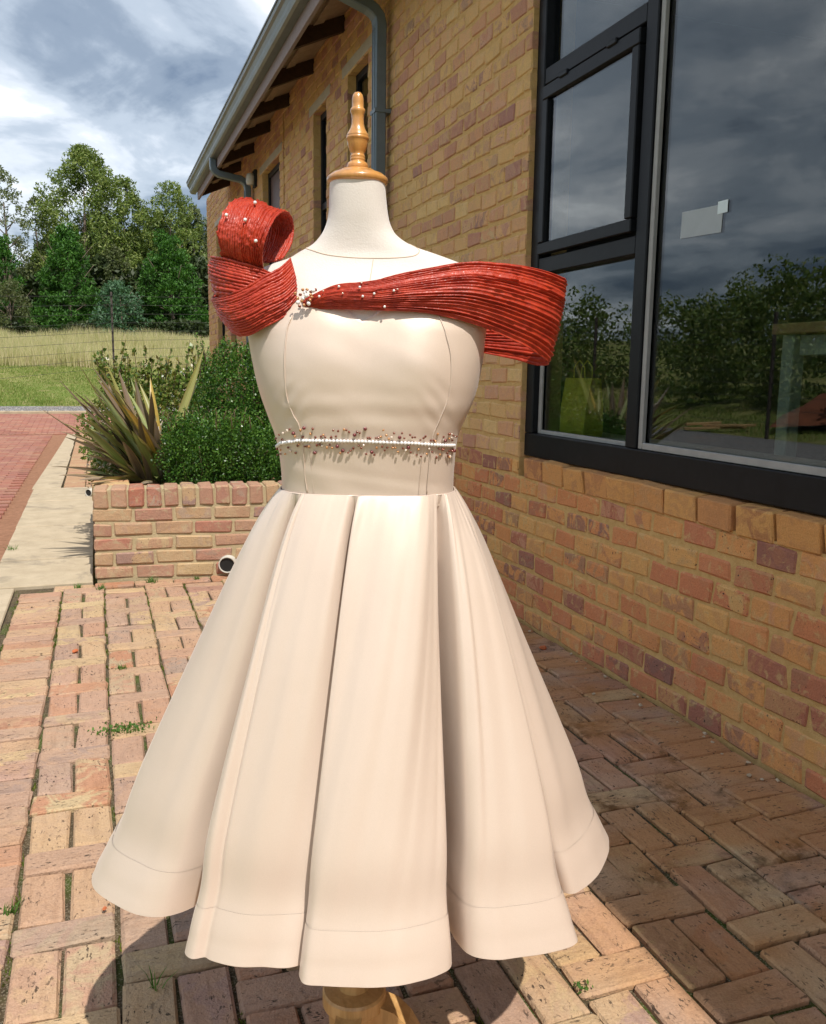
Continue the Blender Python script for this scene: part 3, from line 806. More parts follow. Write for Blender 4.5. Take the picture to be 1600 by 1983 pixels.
def downpipe(Yp, zend, zo, zw):
    def rect_sweep(path, wx, wy):
        B = MB(); V = []; m = len(path)
        for i, (x, y, z) in enumerate(path):
            a = Vector(path[max(i - 1, 0)]); c = Vector(path[min(i + 1, m - 1)]); t = (c - a).normalized(); n = t.cross(Vector((0, 1, 0))).normalized()
            p = Vector((x, y, z)); r2 = .012
            for (sx, sy) in ((-1, -.8), (-.8, -1), (.8, -1), (1, -.8), (1, .8), (.8, 1), (-.8, 1), (-1, .8)):
                V.append(p + n * sx * wx / 2 + Vector((0, sy * wy / 2, 0)))
        F = []
        for i in range(m - 1):
            for k in range(8): F.append((i * 8 + k, i * 8 + (k + 1) % 8, i * 8 + 8 + (k + 1) % 8, i * 8 + 8 + k))
        F += [tuple(range(8)), tuple(range((m - 1) * 8, m * 8))]
        return B.add(V, F)
    xo, xi = 1.43, 1.845
    pts = [(xo, Yp, 3.70), (xo, Yp, zo + .06), (xo + .006, Yp, zo + .02), (xo + .028, Yp, zo - .012), (xo + .07, Yp, zo - .035), (xi - .085, Yp, zw + .045), (xi - .04, Yp, zw + .02), (xi - .01, Yp, zw - .015), (xi, Yp, zw - .06), (xi, Yp, zend)]
    d = hpart(rect_sweep(pts, .075, .10), 'downpipe', MT['pipe'])
    for zc in (2.9, 1.5):
        B = MB(); B.box(xi - .043, XW, Yp - .057, Yp + .057, zc - .012, zc + .012); o = hpart(B, 'bracket', MT['pipe'], None); o.parent = d
    for s in (-.022, .022):      # pressed ribs on the front
        B = MB(); B.box(xi - .0415, xi - .037, Yp + s - .006, Yp + s + .006, zend + .05, zw - .09); o = hpart(B, 'rib', MT['pipe'], None); o.parent = d
downpipe(5.92, .12, 3.67, 3.50); downpipe(11.30, .12, 3.56, 3.44)

for (a, c, lo, hi) in OPEN[1:6]:
    b = MB(); b.box(XW - .004, XW + .1, a - .14, c + .14, 3.452, 3.535, .004); hpart(b, 'lintel', MT['lintel'])

XF = 1.945
def window_frame():
    def strip(name, y0, y1, z0, z1, x0=XF, x1=XF + .055, parent=None, mat='frame', bev=.004):
        B = MB(); B.box(x0, x1, y0, y1, z0, z1, bev); return hpart(B, name, MT[mat], parent or house)
    W = MB()
    W.box(XF, XF + .07, .55, 3.83, .806, .915, .004); W.box(XF, XF + .07, .55, 3.83, 3.39, 3.455, .004)
    W.box(XF, XF + .07, 3.755, 3.828, .917, 3.388, .004); W.box(XF, XF + .07, .552, .62, .917, 3.388, .004)
    w = hpart(W, 'window', MT['frame'])
    kids = []
    kids.append(strip('mullion', 2.895, 2.968, .917, 3.388, XF + .002, XF + .068))
    kids.append(strip('transom', 2.97, 3.753, 1.652, 1.722, XF + .004, XF + .066)); kids.append(strip('transom', 2.97, 3.753, 2.475, 2.545, XF + .004, XF + .066))
    # opening sash, standing a little proud
    S = MB(); xs0, xs1 = XF - .014, XF + .02
    S.box(xs0, xs1, 2.985, 3.738, 1.735, 1.785, .004); S.box(xs0, xs1, 2.985, 3.738, 2.405, 2.462, .004)
    S.box(xs0, xs1, 2.985, 3.032, 1.787, 2.403, .004); S.box(xs0, xs1, 3.692, 3.738, 1.787, 2.403, .004)
    kids.append(hpart(S, 'sash', MT['frame']))
    for yy in (3.55, 3.17):
        H = MB(); H.box(XF - .022, XF - .002, yy - .035, yy + .035, 2.452, 2.474, .004); kids.append(hpart(H, 'hinge', MT['frame']))
    # glazing beads of the large pane, aluminium
    B = MB(); B.box(XF + .012, XF + .03, 2.868, 2.893, .917, 3.388, .002); B.box(XF + .012, XF + .03, .622, 2.866, .917, .942, .002); kids.append(hpart(B, 'glazing_bead', MT['bead']))
    B = MB(); B.box(XF + .03, XF + .04, 3.725, 3.752, .917, 1.650, .001); B.box(XF + .03, XF + .04, 2.972, 3.723, .917, .935, .001); kids.append(hpart(B, 'glazing_bead', MT['bead']))
    # panes
    for (y0, y1, z0, z1, x) in ((.615, 2.90, .91, 3.395, XF + .034), (2.965, 3.76, .91, 1.66, XF + .045), (3.025, 3.70, 1.78, 2.41, XF + .004), (2.965, 3.76, 2.54, 3.395, XF + .04)):
        B = MB(); B.box(x, x + .005, y0, y1, z0, z1); kids.append(hpart(B, 'pane', MT['glass']))
    for k in kids: k.parent = w
    # narrow windows along the facade
    for (a, c, lo, hi) in (OPEN[1], OPEN[2], OPEN[4], OPEN[5]):
        W = MB(); x0, x1 = XW + .07, XW + .12
        W.box(x0, x1, a + .002, a + .05, lo, hi - .002, .003); W.box(x0, x1, c - .05, c - .002, lo, hi - .002, .003)
        W.box(x0, x1, a + .052, c - .052, lo, lo + .06, .003); W.box(x0, x1, a + .052, c - .052, hi - .06, hi - .003, .003)
        W.box(x0 + .002, x1 - .002, a + .052, c - .052, 2.62, 2.68, .003)
        w2 = hpart(W, 'window', MT['frame'])
        for z0, z1 in ((lo + .055, 2.625), (2.675, hi - .055)):
            B = MB(); B.box(x0 + .02, x0 + .025, a + .045, c - .045, z0, z1); p = hpart(B, 'pane', MT['glass']); p.parent = w2
        B = MB(); B.box(x0 - .07, x0 - .004, a, c, lo - .03, lo, .003); p = hpart(B, 'sill', MT['lintel']); p.parent = w2
        B = MB(); B.box(x1 + .28, x1 + .30, a - .3, c + .3, lo - .3, hi + .2); hpart(B, 'inner_wall', MT['room'])
    a, c, lo, hi = OPEN[3]
    D = MB(); x0 = XW + .07
    D.box(x0, x0 + .06, a + .002, a + .06, 0, hi - .002, .003); D.box(x0, x0 + .06, c - .06, c - .002, 0, hi - .002, .003); D.box(x0, x0 + .06, a + .062, c - .062, hi - .06, hi - .003, .003)
    d = hpart(D, 'door', MT['frame'])
    P = MB(); P.box(x0 + .02, x0 + .055, a + .062, c - .062, .01, hi - .062, .003); p = hpart(P, 'panel', MT['door']); p.parent = d
    K = MB(); K.box(x0 - .03, x0 - .002, a + .01, a + .05, 2.0, 3.0, .003); p = hpart(K, 'jamb_plate', MT['lintel']); p.parent = d
    K = MB(); K.tube([(x0 + .02, a + .14, 1.05), (x0 - .04, a + .14, 1.05), (x0 - .04, a + .24, 1.05)], .009, 8); p = hpart(K, 'handle', MT['bead']); p.parent = d
window_frame()
# room behind the large window
b = MB(); x0, x1, y0, y1 = XW + .235, 6.2, -.6, 5.2
b.box(x0, x1, y0, y1, -.02, .0); b.box(x0, x1, y0, y1, 3.5, 3.55); b.box(x1, x1 + .05, y0, y1, 0.002, 3.498); b.box(x0, x1, y1, y1 + .05, .002, 3.498); b.box(x0, x1, y0 - .05, y0, .002, 3.498)
hpart(b, 'room', MT['room'])
# bulkhead lamp
b = MB(); b.box(XW - .035, XW, 11.02, 11.14, 3.36, 3.56, .006); l = hpart(b, 'wall_lamp', MT['black'])
b = MB(); b.lathe([(.0, 0), (.045, .0), (.055, .03), (.055, .09), (.04, .125), (0, .135)], 14, (XW - .07, 11.08, 3.39)); p = hpart(b, 'lamp_glass', MT['lamp_glass'], None, True); p.parent = l

# things in and on the window
t_ = empty('paper_sheet', (XF + .0328, 2.62, 1.72)); tag(t_, 'pale sheet of paper stuck on the large window pane', 'paper')
b = MB(); b.box(-.0006, .0006, -.11, .11, -.045, .045); b.build('sheet', MT['paper'], t_, rot=(math.radians(2), 0, 0))
b = MB(); b.box(-.0018, -.0008, -.135, -.085, .012, .052); b.build('sticky_note', mat_simple('note', (.60, .70, .72), .7, .02, 10, 0), t_)

bag = empty('gift_bag', (2.09, 3.55, .92)); tag(bag, 'yellow green paper bag standing inside behind the lower left window pane', 'bag')
V = []; hgt = .26
for (z, wy, wx) in ((0, .105, .045), (.02, .108, .05), (.13, .112, .045), (hgt, .118, .022)):
    V += [(-wx, -wy, z), (wx, -wy, z), (wx * .7, 0, z), (wx, wy, z), (-wx, wy, z), (-wx * .8, 0, z)]
F = [tuple(range(6))[::-1]]
for i in range(3):
    for k in range(6): F.append((i * 6 + k, i * 6 + (k + 1) % 6, i * 6 + 6 + (k + 1) % 6, i * 6 + 6 + k))
link('bag_body', mesh('bag_body', V, F), MT['bag'], bag)
for s in (-1, 1):
    b = MB(); b.tube([(s * .018, -.05, hgt - .01), (s * .02, -.045, hgt + .05), (s * .02, 0, hgt + .08), (s * .02, .045, hgt + .05), (s * .018, .05, hgt - .01)], .003, 6); b.build('handle', MT['bag'], bag)
b = MB(); b.box(XW + .16, XW + .42, .6, 3.8, .885, .918, .004); hpart(b, 'inner_sill', MT['lintel'])

tb = empty('table', (2.72, 2.35, 0)); tag(tb, 'pale framed work table standing inside behind the large window', 'table')
b = MB(); b.box(-.25, .45, -.75, .45, 1.36, 1.40, .004); b.build('table_top', MT['wood_plank'], tb)
for (sx, sy) in ((-.2, .38), (-.2, -.7), (.4, .38), (.4, -.7)):
    b = MB(); b.box(sx - .03, sx + .03, sy - .03, sy + .03, 0, 1.358, .004); b.build('leg', MT['table'], tb)
b = MB(); b.box(-.21, -.19, -.66, .34, 1.28, 1.356, .003); b.build('apron', MT['table'], tb)

# ------------------------------------------------------------------ planter
PX0, PX1, PY0, PY1, PZ = -.045, 1.905, 5.135, 7.25, .528
planter = empty('brick_planter', (PX0, PY0, 0)); tag(planter, 'raised brick planter with header course rim against the house wall', 'planter')
SK = .055      # front face turned a little towards the camera
def pf(x): return -SK * (x - PX0)
def build_planter():
    g = np.random.default_rng(12); Wd = .2
    # mortar cores
    def core(poly, z1, name):
        B = MB(); B.prism([(x - PX0, y - PY0) for x, y in poly], 2, -.05, z1); return B.build(name, MT['planter_mortar'], planter)
    e = .007
    fr = core([(PX0 + e, PY0 + e), (PX1, PY0 + e + pf(PX1)), (PX1, PY0 + Wd + pf(PX1)), (PX0 + e, PY0 + Wd)], PZ - .008, 'front_wall')
    sd = core([(PX0 + e, PY0 + Wd + .001), (PX0 + Wd, PY0 + Wd + .001 - .011), (PX0 + Wd, PY1), (PX0 + e, PY1)], PZ - .008, 'side_wall')
    bk = core([(PX0 + Wd + .002, PY1 - Wd), (PX1, PY1 - Wd), (PX1, PY1), (PX0 + Wd + .002, PY1)], PZ - .006, 'back_wall')
    brick_variants('pl', .205, .10, .070, .007, .002, 8); brick_variants('cap', .083, .212, .108, .008, .002, 6)
    mp = var_meshes('pl', MT['planter_brick']); mc = var_meshes('cap', MT['planter_brick'])
    rz = math.atan(-SK); k = 0
    for row in range(5):
        z = .012 + row * .0825; x = PX0 + (0 if row % 2 == 0 else -.11)
        first = True
        while x < PX1 - .02:
            a = max(x, PX0); c = min(x + .207, PX1 - .002)
            if c - a > .04:
                xc = (a + c) / 2; o = link('brick', mp[k % 8], None, fr, (xc - PX0, pf(xc) + .05 + g.normal(0, .0015), z + .036 + g.normal(0, .0012)), (g.normal(0, .008), g.normal(0, .006), rz + g.normal(0, .006)), ((c - a) / .205, 1, g.uniform(.95, 1.04))); k += 1
            x += .2205
        y = PY0 + .115 + (.0 if row % 2 else .11)
        while y < PY1 - .05:
            c = min(y + .205, PY1); yc = (y + c) / 2
            link('brick', mp[k % 8], None, sd, (.05, yc - PY0, z + .036), (0, 0, math.pi / 2 + g.normal(0, .006)), ((c - y) / .205, 1, 1)); y += .2205; k += 1
    x = PX0 + .004
    while x < PX1 - .06:
        xc = x + .042; link('brick', mc[k % 6], None, fr, (xc - PX0, pf(xc) + .103, .4765 + g.normal(0, .0015)), (g.normal(0, .01), g.normal(0, .012), rz + g.normal(0, .012)), (g.uniform(.93, 1.03), 1, 1)); x += .0955; k += 1
    y = PY0 + .222
    ms = var_meshes('cap', MT['coping'])
    while y < PY1 - .04:
        link('brick', ms[k % 6], None, sd, (.103, y + .042 - PY0, .4765 + g.normal(0, .0015)), (0, 0, math.pi / 2 + g.normal(0, .01)), (g.uniform(.97, 1.1), 1, 1)); y += .0955; k += 1
    # soil, uneven
    xs = np.linspace(PX0 + Wd - .01, PX1, 40); ysl = np.linspace(PY0 + Wd - .12, PY1 - .1, 40); X, Y = np.meshgrid(xs, ysl)
    Zs = .455 + .03 * np.sin(X * 9 + Y * 5) * np.cos(Y * 7) + .012 * g.normal(size=X.shape)
    Y = np.maximum(Y, PY0 + pf(X) + Wd - .01)
    link('soil', mesh_np('soil', np.stack([X - PX0, Y - PY0, Zs], -1).reshape(-1, 3), grid_faces(40, 40), True), MT['soil'], planter)
    # drain pipes
    def pipe(p, d, r_, name='drain_pipe'):
        p = Vector(p); d = Vector(d).normalized(); B = MB(); n = 20
        a = d.cross(ZV).normalized(); c = d.cross(a); V = []
        for (t, rr) in ((-.12, r_), (.06, r_), (.06, r_ * .86), (-.10, r_ * .84)):
            for q in range(n): V.append(p + d * t + (a * math.cos(2 * math.pi * q / n) + c * math.sin(2 * math.pi * q / n)) * rr)
        F = [(i * n + q, i * n + (q + 1) % n, (i + 1) * n + (q + 1) % n, (i + 1) * n + q) for i in range(3) for q in range(n)]
        B.add(V, F); o = B.build(name, MT['white_pipe'], planter, True)
        B = MB(); B.add([p + d * .052 + (a * math.cos(2 * math.pi * q / n) + c * math.sin(2 * math.pi * q / n)) * r_ * .85 for q in range(n)], [tuple(range(n))]); k2 = B.build('bore_shade', MT['black'], o); return o  # black disc just inside the mouth paints the shade within the pipe
    pipe((.735, pf(.66) + .02, .075), (-.28, -1, -.06), .050)
    pipe((-.03, 3.55, .04), (-.75, -1, -.02), .036)
build_planter()

# ------------------------------------------------------------------ foliage makers
def leaf_quads(C, size, g, up=.0, elong=2.0, droop=0.0, outward=None):
    """rhombic leaves at centres C"""
    n = len(C); d = g.normal(size=(n, 3)); d[:, 2] += up
    if outward is not None: d += outward
    d /= np.linalg.norm(d, axis=1, keepdims=True) + 1e-9
    r_ = g.normal(size=(n, 3)); s = np.cross(d, r_); s /= np.linalg.norm(s, axis=1, keepdims=True) + 1e-9
    l = size * g.uniform(.6, 1.3, n)[:, None]; w = l / elong
    nrm = np.cross(s, d)
    V = np.stack([C - d * l * .5, C + s * w * .5 + nrm * w * .12, C + d * l * .5, C - s * w * .5 + nrm * w * .12], 1).reshape(-1, 3)
    return V, np.arange(n * 4).reshape(-1, 4)

def crown_pts(clumps, per, g, flat=.8):
    """clumps (x,y,z,r) -> leaf centres on and in each clump, with outward vectors"""
    Cs = []; Os = []
    for (x, y, z, r_) in clumps:
        k = max(6, int(per * r_ * r_))
        d = g.normal(size=(k, 3)); d /= np.linalg.norm(d, axis=1, keepdims=True); rad = r_ * g.uniform(.45, 1.05, k)[:, None] ** .7
        Cs.append(np.array([x, y, z]) + d * rad * (1, 1, flat)); Os.append(d)
    return np.concatenate(Cs), np.concatenate(Os)

def tree(name, label, base, H, Wd, mat, kind='euc', seed=0, group=None, leaf=.2, per=70, nclump=90, base_h=.25, cat='tree'):
    g = np.random.default_rng(seed); root = tag(empty(name, base), label, cat, group)
    # trunk with limbs
    B = MB(); lean = g.normal(0, .03, 2) * H
    tp = [(lean[0] * t ** 1.5, lean[1] * t ** 1.5, H * .82 * t - .2) for t in np.linspace(0, 1, 7)]
    B.tube(tp, [max(.02, .022 * H * (1 - .9 * t)) for t in np.linspace(0, 1, 7)], 8)
    limbs = []
    for k in range(9):
        t = g.uniform(.25, .8); a = g.uniform(0, 6.28); p0 = np.array([lean[0] * t ** 1.5, lean[1] * t ** 1.5, H * .82 * t])
        L = Wd * .45 * (1 - .5 * t); p2 = p0 + np.array([math.cos(a) * L, math.sin(a) * L, L * g.uniform(.5, 1.2)]); pm = (p0 + p2) / 2 + np.array([0, 0, -.08 * L])
        B.tube([p0, pm, p2], [.006 * H * (1 - .6 * t), .0035 * H, .0015 * H], 6)
    B.build('trunk', MT['bark'], root, True)
    cl = []
    for k in range(int(nclump * (1.7 if kind == 'euc' else 1.1))):
        t = g.uniform(base_h, 1) ** (.85 if kind != 'pine' else .9); a = g.uniform(0, 6.28)
        f = (t - base_h) / (1 - base_h)
        if kind == 'pine': R_ = Wd / 2 * (1 - f) ** .62 * (1.0 if f > .12 else .8)
        elif kind == 'bush': R_ = Wd / 2 * math.sqrt(max(0, 1 - f * f)) * (.9 + .2 * g.random())
        else: R_ = Wd / 2 * 1.12 * (math.sin(math.pi * min(1, (f * .80 + .20))) ** .6) * (.75 + .4 * abs(math.sin(a * 1.5 + seed + f * 7)))
        rr = R_ * math.sqrt(g.uniform(.25, 1)); cr = Wd * g.uniform(.075, .13) * (1 - .3 * f) if kind != 'bush' else Wd * g.uniform(.1, .16)
        cl.append((math.cos(a) * rr + lean[0] * t, math.sin(a) * rr + lean[1] * t, H * t - cr * .6, cr))
    C, O = crown_pts(cl, per * 5.5, g, 1.15 if kind == 'euc' else .8)
    V, F = leaf_quads(C, leaf * .56, g, -.3 if kind == 'euc' else .5, 2.6 if kind != 'broad' else 1.2, outward=O * (.6 if kind != 'pine' else .9))
    link('crown', mesh_np('crown', V, F), mat, root)
    return root

# ------------------------------------------------------------------ trees
GE = 'trees behind the field'
for (nm, lab, x, y, top, w, mt, kd, sd, lf, per, nc, bh) in (
    ('eucalyptus_tree', 'tallest grey green eucalyptus tree with a broad ragged crown behind the field', -.27, 46, 11.4, 4.3, 'euc', 'euc', 1, .30, 150, 130, .28),
    ('eucalyptus_tree', 'eucalyptus tree leaning out right of the tallest tree, lower crown', 1.55, 47, 10.4, 2.9, 'euc', 'euc', 2, .28, 200, 90, .25),
    ('eucalyptus_tree', 'rounded eucalyptus tree showing between the tallest tree and the house eave', 3.44, 48, 10.5, 3.2, 'euc', 'euc', 3, .28, 180, 90, .25),
    ('eucalyptus_tree', 'thin open eucalyptus tree at the left edge of the view', -3.45, 45, 10.0, 2.0, 'euc_b', 'euc', 4, .26, 170, 60, .25),
    ('eucalyptus_tree', 'small eucalyptus tree just left of the tallest tree', -2.25, 47, 9.1, 2.0, 'euc_b', 'euc', 5, .26, 200, 60, .25),
    ('eucalyptus_tree', 'low eucalyptus tree half hidden by the house corner', 5.1, 50, 9.8, 2.6, 'euc_b', 'euc', 6, .28, 180, 70, .25),
    ('pine_tree', 'bright green cone shaped tree left of the fence post', -.92, 41, 7.15, 3.5, 'pine', 'pine', 7, .26, 190, 120, .04),
    ('pine_tree', 'bright green cone shaped tree beside the house corner', 3.36, 41, 7.3, 3.8, 'pine', 'pine', 8, .26, 190, 130, .04),
    ('pine_tree', 'dark green cone shaped tree at the left edge', -3.4, 42, 6.7, 2.6, 'pine', 'pine', 9, .26, 190, 80, .04),
    ('broadleaf_bush', 'blue green large leaved bush behind the fence post', 1.14, 39, 4.7, 2.5, 'broad', 'bush', 10, .30, 110, 60, .05),
    ('olive_bush', 'dull olive bush at the foot of the left edge trees', -3.1, 39, 4.6, 2.1, 'olive', 'bush', 11, .2, 150, 50, .05),
    ('young_tree', 'dark young tree between the two bright cone shaped trees', .9, 43.6, 6.7, 2.2, 'olive', 'euc', 12, .24, 190, 60, .1)):
    z0 = float(zg(x, y)); tree(nm, lab, (x, y, z0), top - z0, w, MT[mt], kd, sd, GE, lf, per, nc, bh, 'bush' if 'bush' in nm else 'tree')

def leaf_mass(name, boxes, n, size, mat, label, seed):
    g = np.random.default_rng(seed); Cs = []
    for (x0, x1, y0, y1, h) in boxes:
        k = int(n * (x1 - x0)); X = g.uniform(x0, x1, k); Y = g.uniform(y0, y1, k)
        top = h * (.72 + .28 * vnoise(X * .55, seed)) * (.9 + .12 * vnoise(X * 2.3, seed + 1))
        Cs.append(np.stack([X, Y, zg(X, Y) + top * g.uniform(0, 1, k) ** .8], -1))
    V, F = leaf_quads(np.concatenate(Cs), size, g, .2, 2.0)
    o = link(name, mesh_np(name, V, F), mat); tag(o, label, 'undergrowth', kind='stuff'); return o
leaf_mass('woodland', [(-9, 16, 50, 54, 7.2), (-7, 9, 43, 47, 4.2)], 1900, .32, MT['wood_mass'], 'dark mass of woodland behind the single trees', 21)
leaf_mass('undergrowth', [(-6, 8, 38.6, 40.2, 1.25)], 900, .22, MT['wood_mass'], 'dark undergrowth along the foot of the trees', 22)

# bushes on the bank left of the track: seen mirrored in the large window
def thicket():
    g = np.random.default_rng(31); cl = []
    for (x, y, h, w) in [(-11.5, 13.5, 3.0, 3.4), (-13.0, 16.5, 3.3, 3.8), (-12.0, 19.5, 2.8, 3.6), (-15.0, 21.0, 3.5, 4.2), (-13.2, 23.8, 3.0, 3.8), (-11.2, 26.0, 2.8, 3.6), (-16.5, 16.8, 3.6, 4.4), (-8.2, 28.6, 3.0, 3.6), (-17.6, 25.2, 3.5, 4.6), (-14.6, 12.0, 3.2, 3.8), (-5.6, 31.5, 2.6, 3.0)]:
        z0 = float(zg(x, y))
        for k in range(75):
            a = g.uniform(0, 6.28); f = g.uniform(0, 1) ** .8; rr = w / 2 * math.sqrt(1 - f * f * .9) * math.sqrt(g.uniform(.2, 1)); cr = g.uniform(.28, .55)
            cl.append((x + math.cos(a) * rr, y + math.sin(a) * rr, z0 + h * f * g.uniform(.8, 1.05), cr))
    C, O = crown_pts(cl, 330, g, .9); V, F = leaf_quads(C, .16, g, .2, 2.2, outward=O * .6)
    o = link('thicket', mesh_np('thicket', V, F), MT['hedge']); tag(o, 'green thicket of bushes on the bank, mirrored in the large window', 'thicket', kind='stuff')
thicket()

# ------------------------------------------------------------------ grass
def grass(name, n, reg, h, w, mat, label, seed, spread=.5):
    g = np.random.default_rng(seed); X = g.uniform(reg[0], reg[1], n); Y = reg[2] + (reg[3] - reg[2]) * g.uniform(0, 1, n)
    keep = vnoise(X * .8 + 3 * vnoise(Y * .5, seed), seed) + vnoise(Y * .9, seed + 2) > -1.1
    X, Y = X[keep], Y[keep]; hh = h * (.72 + .30 * vnoise(X * .6 + Y * .31, seed + 5) + .22 * vnoise(X * 2.7 + Y * 1.3, seed + 6))
    V, F, T = blades(len(X), X, Y, zg(X, Y) - .01, hh, w, spread, g)
    o = link(name, blade_mesh(name, V, F, T, mat)); tag(o, label, 'grass', kind='stuff')
grass('long_grass', 60000, (-6, 9, 29.5, 39.0), .68, .018, MT['dry_grass'], 'pale long seeding grass below the trees', 51, .35)
grass('mown_grass', 60000, (-4, 7, 21.95, 31.0), .075, .016, MT['lawn'], 'short mown grass on the bank beyond the gravel strip', 52, .9)
grass('bank_grass', 26000, (-16, -8.5, 8.0, 27.0), .10, .022, MT['lawn'], 'rough grass on the bank left of the track', 53, .9)

def stones():
    g = np.random.default_rng(60); P = []
    V0, F0 = chamfer_box(1, .8, .6, .22)
    n = 1500; X = g.uniform(-3.4, 4, n); Y = g.uniform(20.65, 21.85, n); Vs = []; Fs = []
    for k in range(n):
        s = g.uniform(.012, .03); a = g.uniform(0, 6.28); c, d = math.cos(a), math.sin(a); W = np.array(V0) * s
        Vs.append(np.stack([W[:, 0] * c - W[:, 1] * d + X[k], W[:, 0] * d + W[:, 1] * c + Y[k], W[:, 2] + zg(X[k], Y[k]) + .002], -1)); Fs += [tuple(i + k * 24 for i in f) for f in F0]
    me = bpy.data.meshes.new('gravel_stones'); me.from_pydata(np.concatenate(Vs).tolist(), [], Fs); me.update()
    o = link('gravel_stones', me, mat_brick('stone', [(0, (.22, .21, .21)), (.5, (.36, .34, .33)), (1, (.52, .50, .47))], [(0, (.3, .29, .28)), (1, (.45, .43, .41))], 0)); tag(o, 'loose grey gravel between the kerb and the grass', 'gravel', kind='stuff')
stones()

# ------------------------------------------------------------------ fence
fence = empty('wire_fence', (.5, 27, float(zg(.5, 27)))); tag(fence, 'tall wire fence with dark steel posts along the field and track', 'fence')
FO = np.array([.5, 27, float(zg(.5, 27))])
line = [(-8.3, 4.0), (-8.3, 8.6), (-8.3, 13.8), (-7.2, 18.5), (-3.6, 23.0), (.5, 27.0), (6.2, 30.0), (12.0, 33.0)]
for (x, y) in line:
    z0 = float(zg(x, y)); b = MB(); b.box(x - .028, x + .028, y - .028, y + .028, z0 - .1, z0 + 2.42, .004)
    b.v = [tuple(np.array(v) - FO) for v in b.v]; po = b.build('post', MT['post'], fence)
    for q in range(9):
        zi = z0 + .3 + q * .25; b = MB(); b.lathe([(.012, 0), (.02, .006), (.012, .012), (.02, .018), (.012, .03)], 8, (x - FO[0], y - .05 - FO[1], zi - FO[2])); ins = b.build('insulator', MT['black'], fence); ins.parent = po
for q in range(9):
    b = MB(); P = []
    for (x, y) in line: P.append((x - FO[0], y - .05 - FO[1], float(zg(x, y)) + .31 + q * .25 - FO[2]))
    for a, c in zip(P[:-1], P[1:]):
        m = ((a[0] + c[0]) / 2, (a[1] + c[1]) / 2, (a[2] + c[2]) / 2 - .012); b.tube([a, m, c], .004, 4)
    b.build('wire', MT['wire'], fence)

# red soil heap and offcuts of timber on the bank, seen in the window
g = np.random.default_rng(70); n = 26; a = np.linspace(0, 2 * math.pi, n, endpoint=False); V = []
for i, f in enumerate(np.linspace(1, 0, 9)):
    rr = f * (1.5 + .2 * np.sin(a * 3 + 1) + .12 * np.sin(a * 7)); V.append(np.stack([rr * np.cos(a) * 1.2, rr * np.sin(a), .95 * (1 - f ** 1.6) + .05 * g.normal(size=n) - .05], -1))
F = grid_faces(9, n, True)
heap = link('soil_heap', mesh_np('soil_heap', np.concatenate(V), F, True), MT['soil_red']); heap.location = (-11.2, 14.2, float(zg(-11.2, 14.2))); tag(heap, 'heap of red brown soil on the bank, mirrored at the window edge', 'soil heap')
for k, (x, y, rz, L) in enumerate([(-8.75, 15.9, .5, 1.3), (-8.95, 15.7, .9, 1.1), (-8.65, 16.2, .25, .8)]):
    b = MB(); b.box(-L / 2, L / 2, -.08, .08, 0, .05, .005); o = b.build('timber_plank', MT['wood_plank'], None, loc=(x, y, float(zg(x, y)) + .03 + .045 * k), rot=(0, .05, rz))
    tag(o, ['longest pale timber plank lying on the grass bank by the track', 'pale timber plank lying across the longest one on the bank', 'shortest pale timber plank on top of the other two on the bank'][k], 'plank', 'timber planks on the bank')

# ------------------------------------------------------------------ plants in the planter
def flax():
    root = tag(empty('flax_plant', (.33, 5.72, .46)), 'bronze and olive New Zealand style flax with long sword leaves in the planter'.replace('New Zealand style ', ''), 'plant')
    g = np.random.default_rng(77); specs = []
    for k in range(104):
        a = g.uniform(-2.9, .35) if k < 84 else g.uniform(0, 6.28)      # fan leans to the left and to the camera
        el = math.radians(g.uniform(12, 82)); L = g.uniform(.45, .86) * (1.0 if el < 1.1 else .95)
        az = math.pi + g.normal(0, .75) if k < 74 else g.uniform(1.6, 4.8)
        specs.append((az, el, L * (.62 if el < .65 else .82 if el < .9 else 1), g.uniform(.045, .07), g.uniform(.0, .3)))
    specs += [(.35, 1.20, .93, .058, .0), (2.75, 1.02, .88, .052, .02), (2.9, .92, .84, .05, .03), (3.0, 1.12, .86, .05, .02), (2.6, 1.25, .8, .05, .02), (3.3, .8, .75, .05, .1), (.6, 1.1, .78, .042, .02)]
    for (az, el, L, w, curl) in specs:
        n = 9; V = []; A = []; bx, by = g.normal(0, .05), g.normal(0, .045)
        d = np.array([math.cos(az), math.sin(az), 0]); s = np.array([-math.sin(az), math.cos(az), 0]); p = np.array([bx, by, .0]); e = el
        tw = g.normal(0, .5)
        for i in range(n + 1):
            t = i / n; wd = w * (.62 + .75 * t if t < .4 else .92 * (1 - ((t - .4) / .6) ** 2.2) + .0) / 2 + .0012
            dirv = d * math.cos(e) + np.array([0, 0, 1]) * math.sin(e); up = -d * math.sin(e) + np.array([0, 0, 1]) * math.cos(e)
            c, q = math.cos(tw * t), math.sin(tw * t); ss = s * c + up * q; uu = up * c - s * q
            for k, (f, h) in enumerate(((-1, .5), (-.5, .2), (0, 0), (.5, .2), (1, .5))):
                V.append(p + ss * f * wd + uu * h * wd * .9); A.append((f, t * L * 1.2 + g.random() * 0, root.location.x))
            p = p + dirv * L / n; e -= curl / n * (1 + 2.2 * t)
        F = grid_faces(n + 1, 5); me = mesh_np('leaf', np.array(V), F, True)
        at = me.attributes.new('across', 'FLOAT_VECTOR', 'POINT'); jit = g.uniform(0, 50)
        at.data.foreach_set('vector', np.array([(f, jit + (f * 3), 0) if False else (f, jit, t * .3) for (f, t, _) in A], dtype=np.float32).ravel())
        link('leaf', me, MT['flax'], root)
flax()

